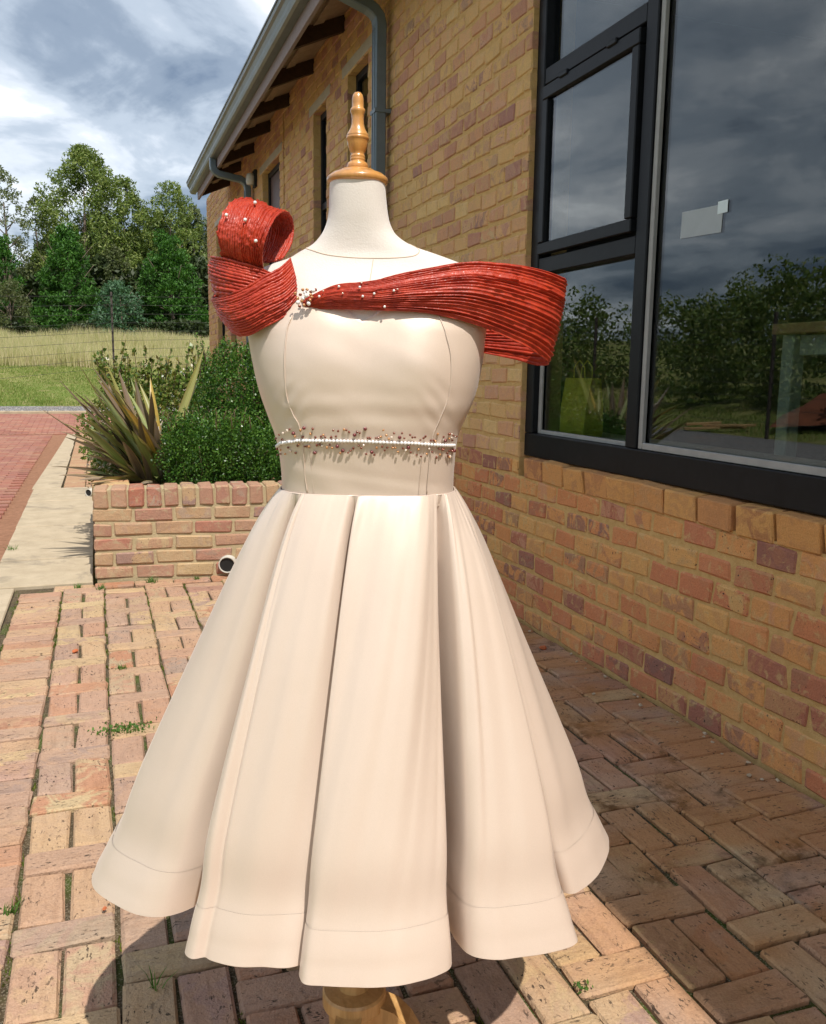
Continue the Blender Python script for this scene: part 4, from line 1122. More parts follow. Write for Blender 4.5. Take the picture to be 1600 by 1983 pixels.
def shrub(name, label, base, ell, n, size, mat, seed, tipmat=None, sprigs=(), cat='shrub', elong=1.6, flowers=0):
    """ell: list of (x,y,z,rx,ry,rz) relative to base"""
    g = np.random.default_rng(seed); root = tag(empty(name, base), label, cat)
    Cs = []; Os = []; tot = sum(e[3] * e[4] + e[4] * e[5] + e[3] * e[5] for e in ell)
    for (x, y, z, rx, ry, rz) in ell:
        k = int(n * (rx * ry + ry * rz + rx * rz) / tot); d = g.normal(size=(k, 3)); d /= np.linalg.norm(d, axis=1, keepdims=True)
        lump = 1 + .17 * np.sin(d[:, 0] * 9 + seed) * np.sin(d[:, 2] * 8 + 1) + .07 * np.sin(d[:, 1] * 17 + d[:, 2] * 13)
        rad = (1 - .55 * g.uniform(0, 1, k) ** 2.2) * lump
        Cs.append(np.array([x, y, z]) + d * rad[:, None] * (rx, ry, rz)); Os.append(d)
    C = np.concatenate(Cs); O = np.concatenate(Os); m = C[:, 2] > .015; C, O = C[m], O[m]
    V, F = leaf_quads(C, size, g, .35, elong, outward=O * .8)
    link('foliage', mesh_np('foliage', V, F), mat, root)
    B = MB()
    for (x, y, z, rx, ry, rz) in ell:
        for k in range(5):
            a = g.uniform(0, 6.28); p1 = (x + math.cos(a) * rx * .5, y + math.sin(a) * ry * .5, z + rz * g.uniform(.1, .6)); p0 = (x * .6 + g.normal(0, .02), y * .6 + g.normal(0, .02), -.05)
            B.tube([p0, ((p0[0] + p1[0]) / 2 + g.normal(0, .02), (p0[1] + p1[1]) / 2, (p0[2] + p1[2]) / 2), p1], [.010, .006, .003], 5)
    for (x, y, z, x1, y1, z1, k) in sprigs: B.tube([(x, y, z), ((x + x1) / 2, (y + y1) / 2, (z + z1) / 2 + .01), (x1, y1, z1)], [.004, .003, .0015], 5)
    B.build('stem', MT['stem'], root, True)['kind'] = 'stuff'
    if sprigs:
        Cs = []; Os = []
        for (x, y, z, x1, y1, z1, k) in sprigs:
            t = g.uniform(0, 1, k)[:, None]; ax = np.array([x1 - x, y1 - y, z1 - z]); d = g.normal(size=(k, 3)); d /= np.linalg.norm(d, axis=1, keepdims=True)
            Cs.append(np.array([x, y, z]) + ax * t + d * size * .75 * (1.25 - t * .7)); Os.append(d * .8 + ax / np.linalg.norm(ax) * .7)
        V, F = leaf_quads(np.concatenate(Cs), size * 1.15, g, .3, elong, outward=np.concatenate(Os))
        link('young_shoots', mesh_np('young_shoots', V, F), tipmat or mat, root)['kind'] = 'stuff'
    if flowers:
        idx = g.choice(len(C), flowers); P = C[idx] + O[idx] * .02; pts = (P[:, None, :] + g.normal(0, .010, (flowers, 7, 3))).reshape(-1, 3)
        V, F = leaf_quads(pts, .020, g, .2, 1.3); link('flowers', mesh_np('flowers', V, F), MT['petal'], root)['kind'] = 'stuff'
    return root
def sp(g, xs, zs, hs, n, k=26, y=0):
    out = []
    for i in range(n):
        x = g.uniform(*xs); z = g.uniform(*zs); yy = y + g.uniform(-.18, .12); out.append((x, yy, z, x + g.normal(0, .025), yy + g.normal(0, .02), z + g.uniform(*hs), k))
    return out
g = np.random.default_rng(90)
shrub('clipped_shrub', 'dense glossy dark green shrub in the planter, tallest, beside the dress', (.98, 6.02, .45), [(0, 0, .42, .37, .30, .46), (-.12, .02, .58, .24, .25, .34), (.22, .05, .45, .28, .28, .40), (.45, .1, .36, .3, .3, .38), (-.05, -.12, .22, .36, .26, .30)], 52000, .0175, MT['box'], 91, MT['box_tip'],
      sp(g, (-.34, .45), (.66, .82), (.07, .20), 52) + [(-.30, .15, .62, -.335, .16, .99, 60), (-.28, .12, .66, -.30, .10, .90, 50), (-.24, .1, .62, -.21, .1, .86, 50)])
shrub('clipped_shrub', 'low dense green shrub at the planter rim in front of the tall one', (.55, 5.50, .45), [(0, 0, .19, .22, .17, .24), (-.05, .06, .28, .16, .16, .20), (.20, .03, .22, .22, .17, .25), (.40, .05, .18, .2, .17, .22)], 26000, .0155, MT['box'], 92, MT['box_tip'], sp(g, (-.2, .4), (.36, .46), (.04, .11), 30, 18))
shrub('flowering_shrub', 'loose yellow green shrub with small pale pink flowers behind the flax', (.36, 6.55, .45), [(0, 0, .36, .36, .3, .36), (.22, .0, .40, .26, .26, .34), (-.26, -.05, .26, .24, .26, .26)], 8000, .030, MT['abelia'], 93, MT['abelia'],
      sp(g, (-.34, .42), (.55, .70), (.12, .28), 40, 28), 'shrub', 1.6, 70)
shrub('flowering_shrub', 'small sprawling pink flowered shrub spilling over the planter side', (.10, 6.2, .45), [(0, 0, .12, .15, .35, .16), (-.06, -.3, .08, .1, .25, .12)], 2200, .024, MT['abelia'], 94, MT['abelia'], sp(g, (-.12, .08), (.15, .22), (.06, .14), 10, 14, -.1), 'shrub', 1.6, 46)
# dry leaves and grass stalks on the soil
g = np.random.default_rng(95); n = 420; C = np.stack([g.uniform(.17, 1.5, n), g.uniform(5.30, 5.75, n), g.uniform(.47, .50, n)], -1)
V, F = leaf_quads(C, .05, g, 0, 2.2); o = link('leaf_litter', mesh_np('leaf_litter', V, F), MT['dry_leaf']); tag(o, 'dry brown leaves lying on the planter soil', 'leaf litter', kind='stuff')

# ------------------------------------------------------------------ weeds, pebbles and chips on the paving
def weed(x, y, r_, h, n, label, seed, flat=False):
    g = np.random.default_rng(seed); root = tag(empty('weed', (x, y, -.004)), label, 'weed', 'weeds in the paving joints')
    if flat:
        C = np.stack([g.normal(0, r_, n), g.normal(0, r_ * .5, n), g.uniform(.002, h, n)], -1); V, F = leaf_quads(C, .011, g, .6, 1.5); link('leaves', mesh_np('leaves', V, F), MT['weed'], root)
    else:
        V, F, T = blades(n, g.normal(0, r_ * .3, n), g.normal(0, r_ * .3, n), np.full(n, -.006), h, .004, 1.3, g); link('leaves', blade_mesh('leaves', V, F, T, MT['weed']), None, root)
weed(.04, 2.95, .045, .012, 260, 'flat creeping weed patch on bricks left of the skirt', 101, True)
weed(.10, 2.25, .03, .012, 120, 'small flat weed near the left skirt hem', 102, True)
weed(.03, 2.15, .02, .012, 70, 'tiny flat weed beside the small one near the hem', 103, True)
weed(.17, 1.95, .02, .045, 16, 'thin grass tuft close to the left hem lobe', 104)
weed(-.23, 1.98, .03, .03, 30, 'low grass tuft in the long joint at the left picture edge', 105)
weed(.06, 1.62, .02, .06, 9, 'few long grass blades left of the stand in front', 106)
weed(-.02, 4.97, .03, .035, 40, 'leafy weed at the foot of the planter corner', 107)
weed(.25, 5.04, .035, .045, 60, 'bright green weed against the planter front wall', 108)
weed(.50, 5.05, .03, .03, 40, 'small weed at the planter foot near the drain pipe', 109)
weed(-.14, 5.04, .03, .03, 36, 'grass tuft in the joint before the concrete slab', 110)
weed(-.56, 6.2, .05, .05, 30, 'grass tuft at the left edge of the concrete path', 111)
weed(.05, 3.6, .03, .02, 40, 'little grass tuft halfway along the sunny paving', 112)
weed(1.02, 2.02, .015, .014, 24, 'tiny green sprout in the shaded paving by the hem', 113, True)
weed(.86, 1.36, .015, .014, 20, 'tiny sprout in the joint at the shadow edge', 114, True)

def rock(seed, s):
    g = np.random.default_rng(seed); V, F = chamfer_box(1.2, .9, .6, .25, .06, g); return mesh('stone', np.array(V) * s, F)
rocks = [rock(200 + k, 1) for k in range(5)]
g = np.random.default_rng(210)
for k in range(26):
    y = g.uniform(1.9, 4.2); x = 1.895 - abs(g.normal(0, .045)) - (.16 if g.random() < .12 else 0); s = g.uniform(.006, .015)
    o = link('pebble', rocks[k % 5], MT['pebble'], None, (x, y, s * .3), (0, 0, g.uniform(0, 6.28)), (s, s, s)); tag(o, 'tiny pale pebble lying along the foot of the house wall', 'pebble', 'pebbles along the wall foot')
for (x, y, s, m, lab) in ((-.13, 3.85, .022, 'brick_chip', 'orange brick chip lying on the sunny paving'), (1.80, 3.30, .028, 'brick_chip', 'orange broken brick piece against the house wall'), (.97, 1.86, .012, 'pebble', 'single white pebble on dark stained brick by the hem'), (-.03, 1.92, .010, 'brick_chip', 'small orange chip near the left hem')):
    me = rock(int(x * 100 + 400), 1); o = link('stone_chip', me, MT[m], None, (x, y, s * .3), (0, 0, 1 + x), (s, s, s)); tag(o, lab, 'stone')

# ------------------------------------------------------------------ dress form (local axes: x across, -y towards the camera)
DO = (.3704, 1.2483, 0)
form = empty('dress_form', DO, -TH); tag(form, 'cream tailor dress form with turned wooden finial and wooden feet', 'mannequin')
dress = empty('dress', DO, -TH); tag(dress, 'champagne satin cocktail dress with pleated skirt and red off shoulder drape', 'dress')

RINGS = np.array([   # z, left, right, front, back
 (.93, -.126, .138, .092, .098), (.98, -.121, .134, .089, .09), (1.027, -.1175, .1305, .088, .085), (1.075, -.1200, .132, .0945, .088), (1.11, -.1275, .1365, .1000, .092),
 (1.136, -.1370, .1472, .1035, .096), (1.166, -.1475, .1590, .1060, .10), (1.21, -.1575, .1682, .1070, .102), (1.248, -.1640, .172, .102, .102), (1.275, -.169, .175, .0945, .10),
 (1.30, -.172, .179, .080, .097), (1.322, -.172, .180, .064, .09), (1.338, -.160, .172, .051, .08), (1.349, -.135, .151, .044, .073), (1.3565, -.113, .131, .041, .067), (1.365, -.0985, .106, .0385, .061),
 (1.376, -.079, .072, .038, .055), (1.389, -.0665, .050, .0385, .051), (1.402, -.0595, .0405, .0395, .048), (1.418, -.0555, .0355, .041, .046), (1.44, -.0542, .0325, .0418, .0435), (1.461, -.0535, .0306, .042, .042)])
def ring_at(z):
    z = np.asarray(z, float); i = np.clip(np.searchsorted(RINGS[:, 0], z) - 1, 0, len(RINGS) - 2)
    a, b = RINGS[i], RINGS[i + 1]; f = ((z - a[..., 0]) / (b[..., 0] - a[..., 0]))[..., None]
    # monotone-ish cubic: blend slopes
    p0, p3 = RINGS[np.maximum(i - 1, 0)], RINGS[np.minimum(i + 2, len(RINGS) - 1)]
    h = (b[..., 0] - a[..., 0])[..., None]
    m1 = (b - p0) / np.maximum(b[..., :1] - p0[..., :1], 1e-6) * h; m2 = (p3 - a) / np.maximum(p3[..., :1] - a[..., :1], 1e-6) * h
    return (2 * f ** 3 - 3 * f ** 2 + 1) * a + (f ** 3 - 2 * f ** 2 + f) * m1 + (-2 * f ** 3 + 3 * f ** 2) * b + (f ** 3 - f ** 2) * m2
def exz(z): return .70 + .16 * np.clip((np.asarray(z, float) - 1.255) / .05, 0, 1)
def body(z, phi, off=0.0, bust=1.0):
    """surface point of the torso: phi 0 = right, 90 deg = front"""
    r_ = ring_at(z); uc = (r_[..., 1] + r_[..., 2]) / 2; a = (r_[..., 2] - r_[..., 1]) / 2 + off
    c, s = np.cos(phi), np.sin(phi); ex = exz(z)
    cu = np.sign(c) * np.abs(c) ** ex; sv = np.sign(s) * np.abs(s) ** ex
    b = np.where(s >= 0, r_[..., 3], r_[..., 4]) + off
    u = uc + a * cu; v = b * sv
    bu = np.exp(-((np.abs(u - .005) - .072) / .046) ** 2) * .007 + .003 * np.exp(-((u - .005) / .07) ** 2)
    v = v + np.where(s > 0, bu * np.exp(-((z - 1.205) / np.where(z > 1.205, .065, .075)) ** 2) * bust, 0) * np.clip(s * 1.6, 0, 1)
    return np.stack([u, -v, z + 0 * u], -1)

# torso
zs = np.concatenate([np.linspace(.93, 1.30, 46), np.linspace(1.304, 1.461, 60)]); ph = np.linspace(0, 2 * math.pi, 96, endpoint=False)
Z2, P2 = np.meshgrid(zs, ph, indexing='ij'); V = body(Z2, P2, -.003).reshape(-1, 3); F = grid_faces(len(zs), 96, True)
V = np.vstack([V, [[-.0115, 0, 1.461], [.005, 0, .93]]]); n = len(zs) * 96
me = bpy.data.meshes.new('torso')
me.from_pydata(V.tolist(), [], F.tolist() + [((len(zs) - 1) * 96 + k, (len(zs) - 1) * 96 + (k + 1) % 96, n - 0) for k in range(96)] + [((k + 1) % 96, k, n + 1) for k in range(96)])
me.polygons.foreach_set('use_smooth', [True] * len(me.polygons)); me.update(); link('torso', me, MT['jersey'], form)

def surf_line(pts, off, rad, name, mat, parent):
    """thin raised line along (z, phi) points of the torso surface"""
    P = catmull(np.array(pts), 40); Q = body(P[:, 0], P[:, 1], off); b = MB(); b.tube([tuple(q) for q in Q], rad, 6); return b.build(name, mat, parent, True)
seam_m = mat_simple('seam', (.60, .47, .36), .9, .05, 30, 0)
surf_line([(1.372, math.pi - .05), (1.366, 2.45), (1.358, 2.0), (1.3545, 1.57), (1.358, 1.12), (1.367, .7), (1.379, .05)], -.0030, .0008, 'collar_seam', seam_m, form)
surf_line([(1.353, 1.55), (1.34, 1.55), (1.32, 1.55), (1.30, 1.55)], -.0030, .0007, 'front_seam', seam_m, form)

CU = -.0115
b = MB(); b.lathe([(.0, 1.4595), (.0405, 1.4595), (.0432, 1.4625), (.0436, 1.4660), (.0425, 1.4685), (.036, 1.4735), (.027, 1.477), (.0238, 1.478), (.0232, 1.4792), (.020, 1.4797), (0, 1.4798)], 48, (CU, 0, 0)); b.build('neck_cap', MT['varnish'], form, True)
prof = [(0, 1.4797), (.0142, 1.4797), (.0150, 1.4815), (.0150, 1.4845), (.0138, 1.4872), (.0108, 1.4888), (.0098, 1.4895), (.0106, 1.4905), (.0108, 1.4922), (.0100, 1.4932), (.0106, 1.4942), (.0107, 1.4955), (.0098, 1.4966), (.0094, 1.4978), (.0110, 1.5005), (.0132, 1.5050), (.0146, 1.5100), (.0152, 1.5138), (.0160, 1.5146), (.0162, 1.5160), (.0158, 1.5172), (.0152, 1.5176), (.0158, 1.5183), (.0150, 1.5200),
        (.0125, 1.5235), (.0100, 1.5275), (.0088, 1.5320), (.0084, 1.5380), (.0090, 1.5430), (.0103, 1.5455), (.0107, 1.5472), (.0102, 1.5490), (.0090, 1.5500), (.0082, 1.5510), (.0083, 1.5560), (.0080, 1.5610), (.0068, 1.5650), (.0045, 1.5675), (.002, 1.5683), (0, 1.5684)]
prof = [(r_, 1.4797 + (z - 1.4797) * 1.165) for r_, z in prof]
b = MB(); b.lathe(prof, 32, (CU, 0, 0)); b.build('finial', MT['varnish'], form, True)
b = MB(); b.lathe([(.018, .14), (.018, .94)], 20, (CU, 0, 0)); b.build('pole', MT['stand_wood'], form, True)
b = MB(); b.lathe([(0, .10), (.040, .10), (.042, .165), (.050, .172), (.052, .176), (.052, .196), (.049, .200), (.026, .204), (.024, .22), (0, .22)], 40, (CU, 0, 0)); b.build('hub', MT['stand_wood'], form)
for k in range(3):
    a = math.radians([-96, -8, 97][k]); poly = []
    up = [(.022, .178), (.046, .184), (.070, .176), (.092, .156), (.110, .126), (.126, .092), (.146, .060), (.176, .036), (.22, .024), (.25, .022)]
    lo = [(.25, -.001), (.215, -.001), (.19, .012), (.155, .035), (.125, .062), (.095, .085), (.06, .095), (.022, .095)]
    B = MB(); B.prism(up + lo, 1, -.021, .021)
    me = mesh('leg', B.v, B.f); link('leg', me, MT['stand_wood'], form, (CU, 0, 0), (0, 0, a))

# ------------------------------------------------------------------ bodice
def ztop(phi):
    u = np.cos(phi); s = np.sin(phi)
    fr = 1.2995 - .0335 * np.exp(-(np.abs(u) / .11) ** 1.3) - .020 * np.clip(np.abs(u) - .62, 0, 1) / .38
    return np.where(s > 0, fr * 1.0, 1.2795 - .03 * np.clip(-s, 0, 1))
nr, nc = 70, 180; ph = np.linspace(0, 2 * math.pi, nc, endpoint=False); t = np.linspace(0, 1, nr)
Zb = 1.012 + (ztop(ph)[None, :] - 1.012) * t[:, None]; Pb = np.broadcast_to(ph, (nr, nc))
V = body(Zb, Pb, .0025)
# soft drag lines under the bust and at the sides
u = V[..., 0]; z = V[..., 2]; frm = np.clip(np.sin(Pb), 0, 1)
wr = .0006 * np.sin((z - 1.15) * 190 + 14 * np.abs(u - .005)) * np.exp(-((z - 1.145) / .028) ** 2) * frm + .0012 * np.sin(z * 120 + u * 60) * np.exp(-((z - 1.13) / .05) ** 2) * (1 - frm)
sw = np.exp(-((np.abs(u - .005) - .098) / .022) ** 2); V[..., 1] -= wr + (.0009 * np.sin(z * 210 + np.abs(u) * 260 + 2 * vnoise(z * 30, 5)) * sw * np.exp(-((z - 1.15) / .035) ** 2)) + .0009 * vnoise(z * 85 + u * 14, 43) * np.exp(-((z - 1.05) / .025) ** 2) + .0013 * vnoise(u * 26 + z * 9, 41) * frm + .0008 * vnoise(z * 45 + u * 20, 42) * frm
inner = body(Zb, Pb, -.0005)
VV = np.concatenate([V.reshape(-1, 3), inner[-1].reshape(-1, 3), (inner[-1] - [0, 0, .01]).reshape(-1, 3)]); F = grid_faces(nr + 2, nc, True)
link('bodice', mesh_np('bodice', VV, F, True), MT['satin'], dress)
bod = dress.children[-1] if False else [o for o in bpy.data.objects if o.name == 'bodice'][0]
def phi_of(u, z):
    r_ = ring_at(np.array(z)); uc = (r_[1] + r_[2]) / 2; a = (r_[2] - r_[1]) / 2 + .0025; c = max(-1, min(1, (u - uc) / a)); c = math.copysign(abs(c) ** (1 / float(exz(z))), c); return math.acos(c)
def seam(pts, name='seam', rad=.00075):
    q = [(z, phi_of(u, z)) for (u, z) in pts]; return surf_line(q, .0036, rad, name, MT['satin'], bod)
seam([(-.0922, 1.272), (-.1005, 1.235), (-.1015, 1.205), (-.0995, 1.165), (-.0915, 1.14), (-.082, 1.12), (-.0775, 1.06), (-.074, 1.03)], rad=.0008)
seam([(.1045, 1.274), (.114, 1.25), (.1207, 1.225), (.122, 1.19), (.119, 1.165), (.109, 1.138), (.0985, 1.11), (.094, 1.06), (.092, 1.03)], rad=.0008)
seam([(-.070, 1.10), (-.067, 1.06), (-.065, 1.03)], rad=.00032); seam([(.086, 1.10), (.083, 1.06), (.081, 1.03)], rad=.00032)

# ------------------------------------------------------------------ skirt
ZH, ZW = .40, 1.027
# key points round the skirt: hem (u, v), position along the waist (degrees, 90 = front), how deep it is tucked at the waist
KEY = [
 ((-.424, .010), 192, 0), ((-.408, .050), 180, 0), ((-.366, .086), 168, 0), ((-.323, .110), 156, 0), ((-.284, .114), 145, 0), ((-.254, .094), 138, .002), ((-.226, .052), 135.5, .014), ((-.178, .018), 132, .046), ((-.164, .060), 129, .046), ((-.208, .158), 126.5, .010), ((-.233, .188), 127, .002),
 ((-.222, .207), 125.5, 0), ((-.204, .205), 123.6, .003), ((-.190, .212), 121, .001), ((-.148, .224), 112, 0), ((-.113, .225), 104, 0), ((-.073, .218), 96.5, 0), ((-.046, .190), 94.5, .006), ((-.022, .115), 93.2, .042), ((-.038, .130), 91.6, .042), ((-.067, .222), 90.5, .004), ((-.064, .249), 91, 0),
 ((-.040, .257), 86, 0), ((.002, .261), 76, 0), ((.042, .261), 66, 0), ((.083, .254), 57, 0), ((.117, .239), 50, 0), ((.134, .218), 45, 0), ((.128, .175), 44.5, .012), ((.098, .090), 42, .046), ((.118, .085), 39, .046), ((.146, .168), 35.5, .010), ((.166, .197), 34.5, 0),
 ((.195, .201), 32, 0), ((.226, .195), 28, 0), ((.271, .183), 22, 0), ((.308, .166), 17, 0), ((.318, .146), 13, 0), ((.304, .100), 12, .008), ((.258, .030), 10, .040), ((.282, .010), 7, .040), ((.325, .046), 4.5, .004), ((.352, .031), 3, 0),
 ((.383, -.009), -4, 0), ((.409, -.063), -12, 0), ((.420, -.105), -20, 0), ((.412, -.150), -27, 0), ((.385, -.172), -32, .004), ((.350, -.165), -34, .014), ((.335, -.185), -38, .012), ((.340, -.235), -42, .0),
 ((.310, -.290), -52, 0), ((.255, -.330), -62, 0), ((.205, -.335), -69, 0), ((.185, -.295), -71, .014), ((.165, -.300), -74, .012), ((.140, -.350), -77, 0), ((.075, -.385), -86, 0), ((.0, -.392), -94, 0), ((-.065, -.38), -101, 0), ((-.100, -.335), -104, .014), ((-.125, -.335), -108, .012),
 ((-.155, -.365), -111, 0), ((-.215, -.345), -121, 0), ((-.275, -.305), -131, 0), ((-.310, -.262), -138, 0), ((-.315, -.215), -141, .013), ((-.335, -.195), -146, .012), ((-.375, -.200), -150, 0), ((-.412, -.150), -158, 0), ((-.428, -.085), -164, 0), ((-.430, -.035), -167, 0)]
H = np.array([k[0] for k in KEY]); wa = []
for (h_, a_, d_) in KEY:
    a = math.radians(a_); c, s = math.cos(a), math.sin(a); ex = .72
    wa.append((.0065 + (.1290 - d_) * math.copysign(abs(c) ** ex, c), (.0935 - d_) * math.copysign(abs(s) ** ex, s)))
Wp = np.array(wa); W0 = np.array([(.0065 + .1290 * math.copysign(abs(math.cos(math.radians(a_))) ** .72, math.cos(math.radians(a_))), .0935 * math.copysign(abs(math.sin(math.radians(a_))) ** .72, math.sin(math.radians(a_)))) for (_, a_, _) in KEY])
NS, NT_ = 1180, 90
HS = catmull(H, NS, True); WS1 = catmull(Wp, NS, True); WS0 = catmull(W0, NS, True)
TK = np.array([k[2] for k in KEY]); arc_ = np.concatenate([[0], np.cumsum(np.linalg.norm(np.diff(HS, axis=0), axis=1))]); per_ = arc_[-1]
vidx = (np.where(TK > .011)[0] * NS / len(KEY)).astype(int)
dv = np.min([np.minimum(np.abs(arc_ - arc_[q]), per_ - np.abs(arc_ - arc_[q])) for q in vidx], axis=0)
PUFF = 1 - np.exp(-(dv / .065) ** 2)
def skirt_pt(t):
    """t 0 waist .. 1 hem -> (NS,3)"""
    gq = t + .62 * t * (1 - t) ** 6
    q = min(1, t / .16); WS = WS0 + (WS1 - WS0) * (q * q * (3 - 2 * q)); P = WS + (HS - WS) * gq
    # slack: panels belly out a little half way down, folds keep straight
    arc = np.arange(NS) / NS
    n = P - P.mean(0); n /= np.linalg.norm(n, axis=1, keepdims=True)
    belly = (.020 * PUFF - .009) * math.sin(math.pi * min(1, t * 1.04)) ** .8 - .006 * math.exp(-((t - .86) / .07) ** 2) + .0055 * vnoise(arc * 27 + t * 1.3, 13) * math.sin(math.pi * min(1, .05 + t * .85)) ** .8 + .0036 * vnoise(arc * 58 + t * 1.6, 3) * math.sin(math.pi * min(1, .1 + t * .9)) ** .7 + .0022 * vnoise(arc * 120 + t * 2.5, 14) * math.sin(math.pi * t) + .0016 * vnoise(arc * 150 + t * 4.0, 4) * math.exp(-((t - .05) / .06) ** 2)
    P = P + n * (belly if np.ndim(belly) else np.full(NS, belly))[:, None]
    rip = max(0, (t - .7) / .3); P = P + n * (.0045 * vnoise(arc * 74, 21) * rip * rip)[:, None]
    dz = .003 * vnoise(arc * 23, 9) * t
    return np.stack([P[:, 0], -P[:, 1], ZW - (ZW - ZH) * t + dz], -1)
TB = 1 - .067 / (ZW - ZH)
ts = np.concatenate([np.linspace(0, .12, 18), np.linspace(.125, TB, 58)])
V = np.concatenate([skirt_pt(t) for t in ts])
o = link('skirt', mesh_np('skirt', V, grid_faces(len(ts), NS, True), True), MT['satin'], dress)
m = o.modifiers.new('cloth', 'SOLIDIFY'); m.thickness = .0016; m.offset = -1; m.use_rim = False
sk = o
# hem band: a deep facing, stitched on a little proud
tb = np.linspace(TB, 1, 12); Vb = np.concatenate([skirt_pt(t) for t in tb])
o = link('hem_band', mesh_np('hem_band', Vb, grid_faces(len(tb), NS, True), True), MT['satin'], dress)
m = o.modifiers.new('cloth', 'SOLIDIFY'); m.thickness = .0022; m.offset = -1; m.use_rim = False
Q = skirt_pt(TB); c0 = Q.mean(0); b = MB(); b.tube([tuple(q) for q in Q[::2]] + [tuple(Q[0])], .0008, 5); b.build('stitch_line', MT['satin_seam'], o, True)
Q = skirt_pt(1.0); b = MB(); b.tube([tuple(q) for q in Q[::2]] + [tuple(Q[0])], .0012, 6); b.build('hem_edge', MT['satin'], o, True)
# waistband seam
Q = skirt_pt(0); b = MB(); b.tube([tuple(q + np.array([0, 0, .0005])) for q in Q[::4]] + [tuple(Q[0])], .0013, 6); b.build('waist_seam', MT['satin'], sk, True)

# ------------------------------------------------------------------ red pleated drape
def ribbon(name, rails, ns, nt, pleats, amp, seed, parent, vertical=False, taper=None):
    R3 = [catmull([(u, -v, z) for (u, v, z) in r_], ns) for r_ in rails]; R3 = np.array(R3)      # (k,ns,3)
    P = np.stack([catmull(R3[:, i], nt) for i in range(ns)], 0)                                   # (ns,nt,3)
    ds = np.gradient(P, axis=0); dt = np.gradient(P, axis=1); N = np.cross(ds, dt); N /= np.linalg.norm(N, axis=2, keepdims=True) + 1e-9
    S, T = np.meshgrid(np.arange(ns) / (ns - 1), np.linspace(0, 1, nt), indexing='ij')
    ph = T * pleats + .35 * vnoise(S * 3 + T * 1.5, seed) + .13 * vnoise(S * 11 + T * 4, seed + 1) + .25 * vnoise(T * pleats * .6, seed + 2)
    x = ph - np.floor(ph); ridge = np.sin(math.pi * np.clip(x, 0, 1)) ** .55 - .62
    k = .6 + .55 * vnoise(np.floor(ph) * 1.37 + S * 2, seed + 3)
    d = ridge * amp * 2 * k + amp * .22 * vnoise(S * 60 + np.floor(ph) * 3.7, seed + 4) + amp * .6 * vnoise(S * 6 + T * 2.2, seed + 5)
    tp = np.ones_like(S) if taper is None else np.interp(S, taper[0], taper[1])
    P = P + N * (d * tp)[..., None]
    o = link(name, mesh_np(name, P.reshape(-1, 3), grid_faces(ns, nt), True), MT['crinkle'], parent)
    m = o.modifiers.new('cloth', 'SOLIDIFY'); m.thickness = .0012; m.offset = 0
    return o
BAND =[
  [(-0.0802, 0.085, 1.2921), (-0.0337, 0.098, 1.3112), (0.0145, 0.1, 1.317), (0.0691, 0.092, 1.3319), (0.1387, 0.075, 1.3469), (0.1817, 0.062, 1.3484), (0.2226, 0.045, 1.3462), (0.2621, 0.022, 1.3402), (0.2904, -0.005, 1.3333), (0.2835, -0.04, 1.3293), (0.2408, -0.065, 1.325), (0.1801, -0.085, 1.3143), (0.133, -0.09, 1.3024)] ,
  [(-0.0776, 0.089, 1.287), (-0.033, 0.106, 1.2964), (0.0151, 0.11, 1.2981), (0.0696, 0.106, 1.3045), (0.1386, 0.092, 1.3108), (0.1814, 0.078, 1.3072), (0.2188, 0.06, 1.2996), (0.2548, 0.035, 1.29), (0.2828, -0.005, 1.28), (0.2764, -0.04, 1.2737), (0.2387, -0.065, 1.2698), (0.1814, -0.085, 1.2677), (0.1337, -0.09, 1.2672)] ,
  [(-0.0753, 0.086, 1.2818), (-0.0335, 0.1, 1.2808), (0.015, 0.105, 1.2798), (0.0699, 0.102, 1.2788), (0.1187, 0.09, 1.2727), (0.1619, 0.075, 1.2618), (0.2032, 0.055, 1.2472), (0.2388, 0.035, 1.2319), (0.2696, -0.005, 1.2139), (0.2571, -0.04, 1.211), (0.2286, -0.065, 1.2193), (0.1808, -0.085, 1.2292), (0.1344, -0.09, 1.2381)] ,
]
CUFF1 =[
  [(-0.0997, 0.052, 1.3519), (-0.112, 0.07, 1.3366), (-0.1312, 0.082, 1.3248), (-0.1576, 0.08, 1.3091), (-0.186, 0.062, 1.3007), (-0.2093, 0.028, 1.2982), (-0.2222, -0.01, 1.3026), (-0.2171, -0.05, 1.3172), (-0.1898, -0.07, 1.3308)] ,
  [(-0.0886, 0.078, 1.3177), (-0.1035, 0.092, 1.3006), (-0.1283, 0.102, 1.2874), (-0.1529, 0.1, 1.2751), (-0.1779, 0.08, 1.2705), (-0.2019, 0.04, 1.2797), (-0.215, -0.01, 1.2887), (-0.2097, -0.05, 1.2984), (-0.1823, -0.07, 1.308)] ,
  [(-0.0893, 0.08, 1.2848), (-0.1044, 0.088, 1.2697), (-0.1304, 0.092, 1.2555), (-0.1527, 0.085, 1.2452), (-0.1734, 0.066, 1.2464), (-0.1943, 0.033, 1.2646), (-0.2078, -0.01, 1.2734), (-0.2022, -0.05, 1.2834), (-0.1747, -0.07, 1.2889)] ,
]
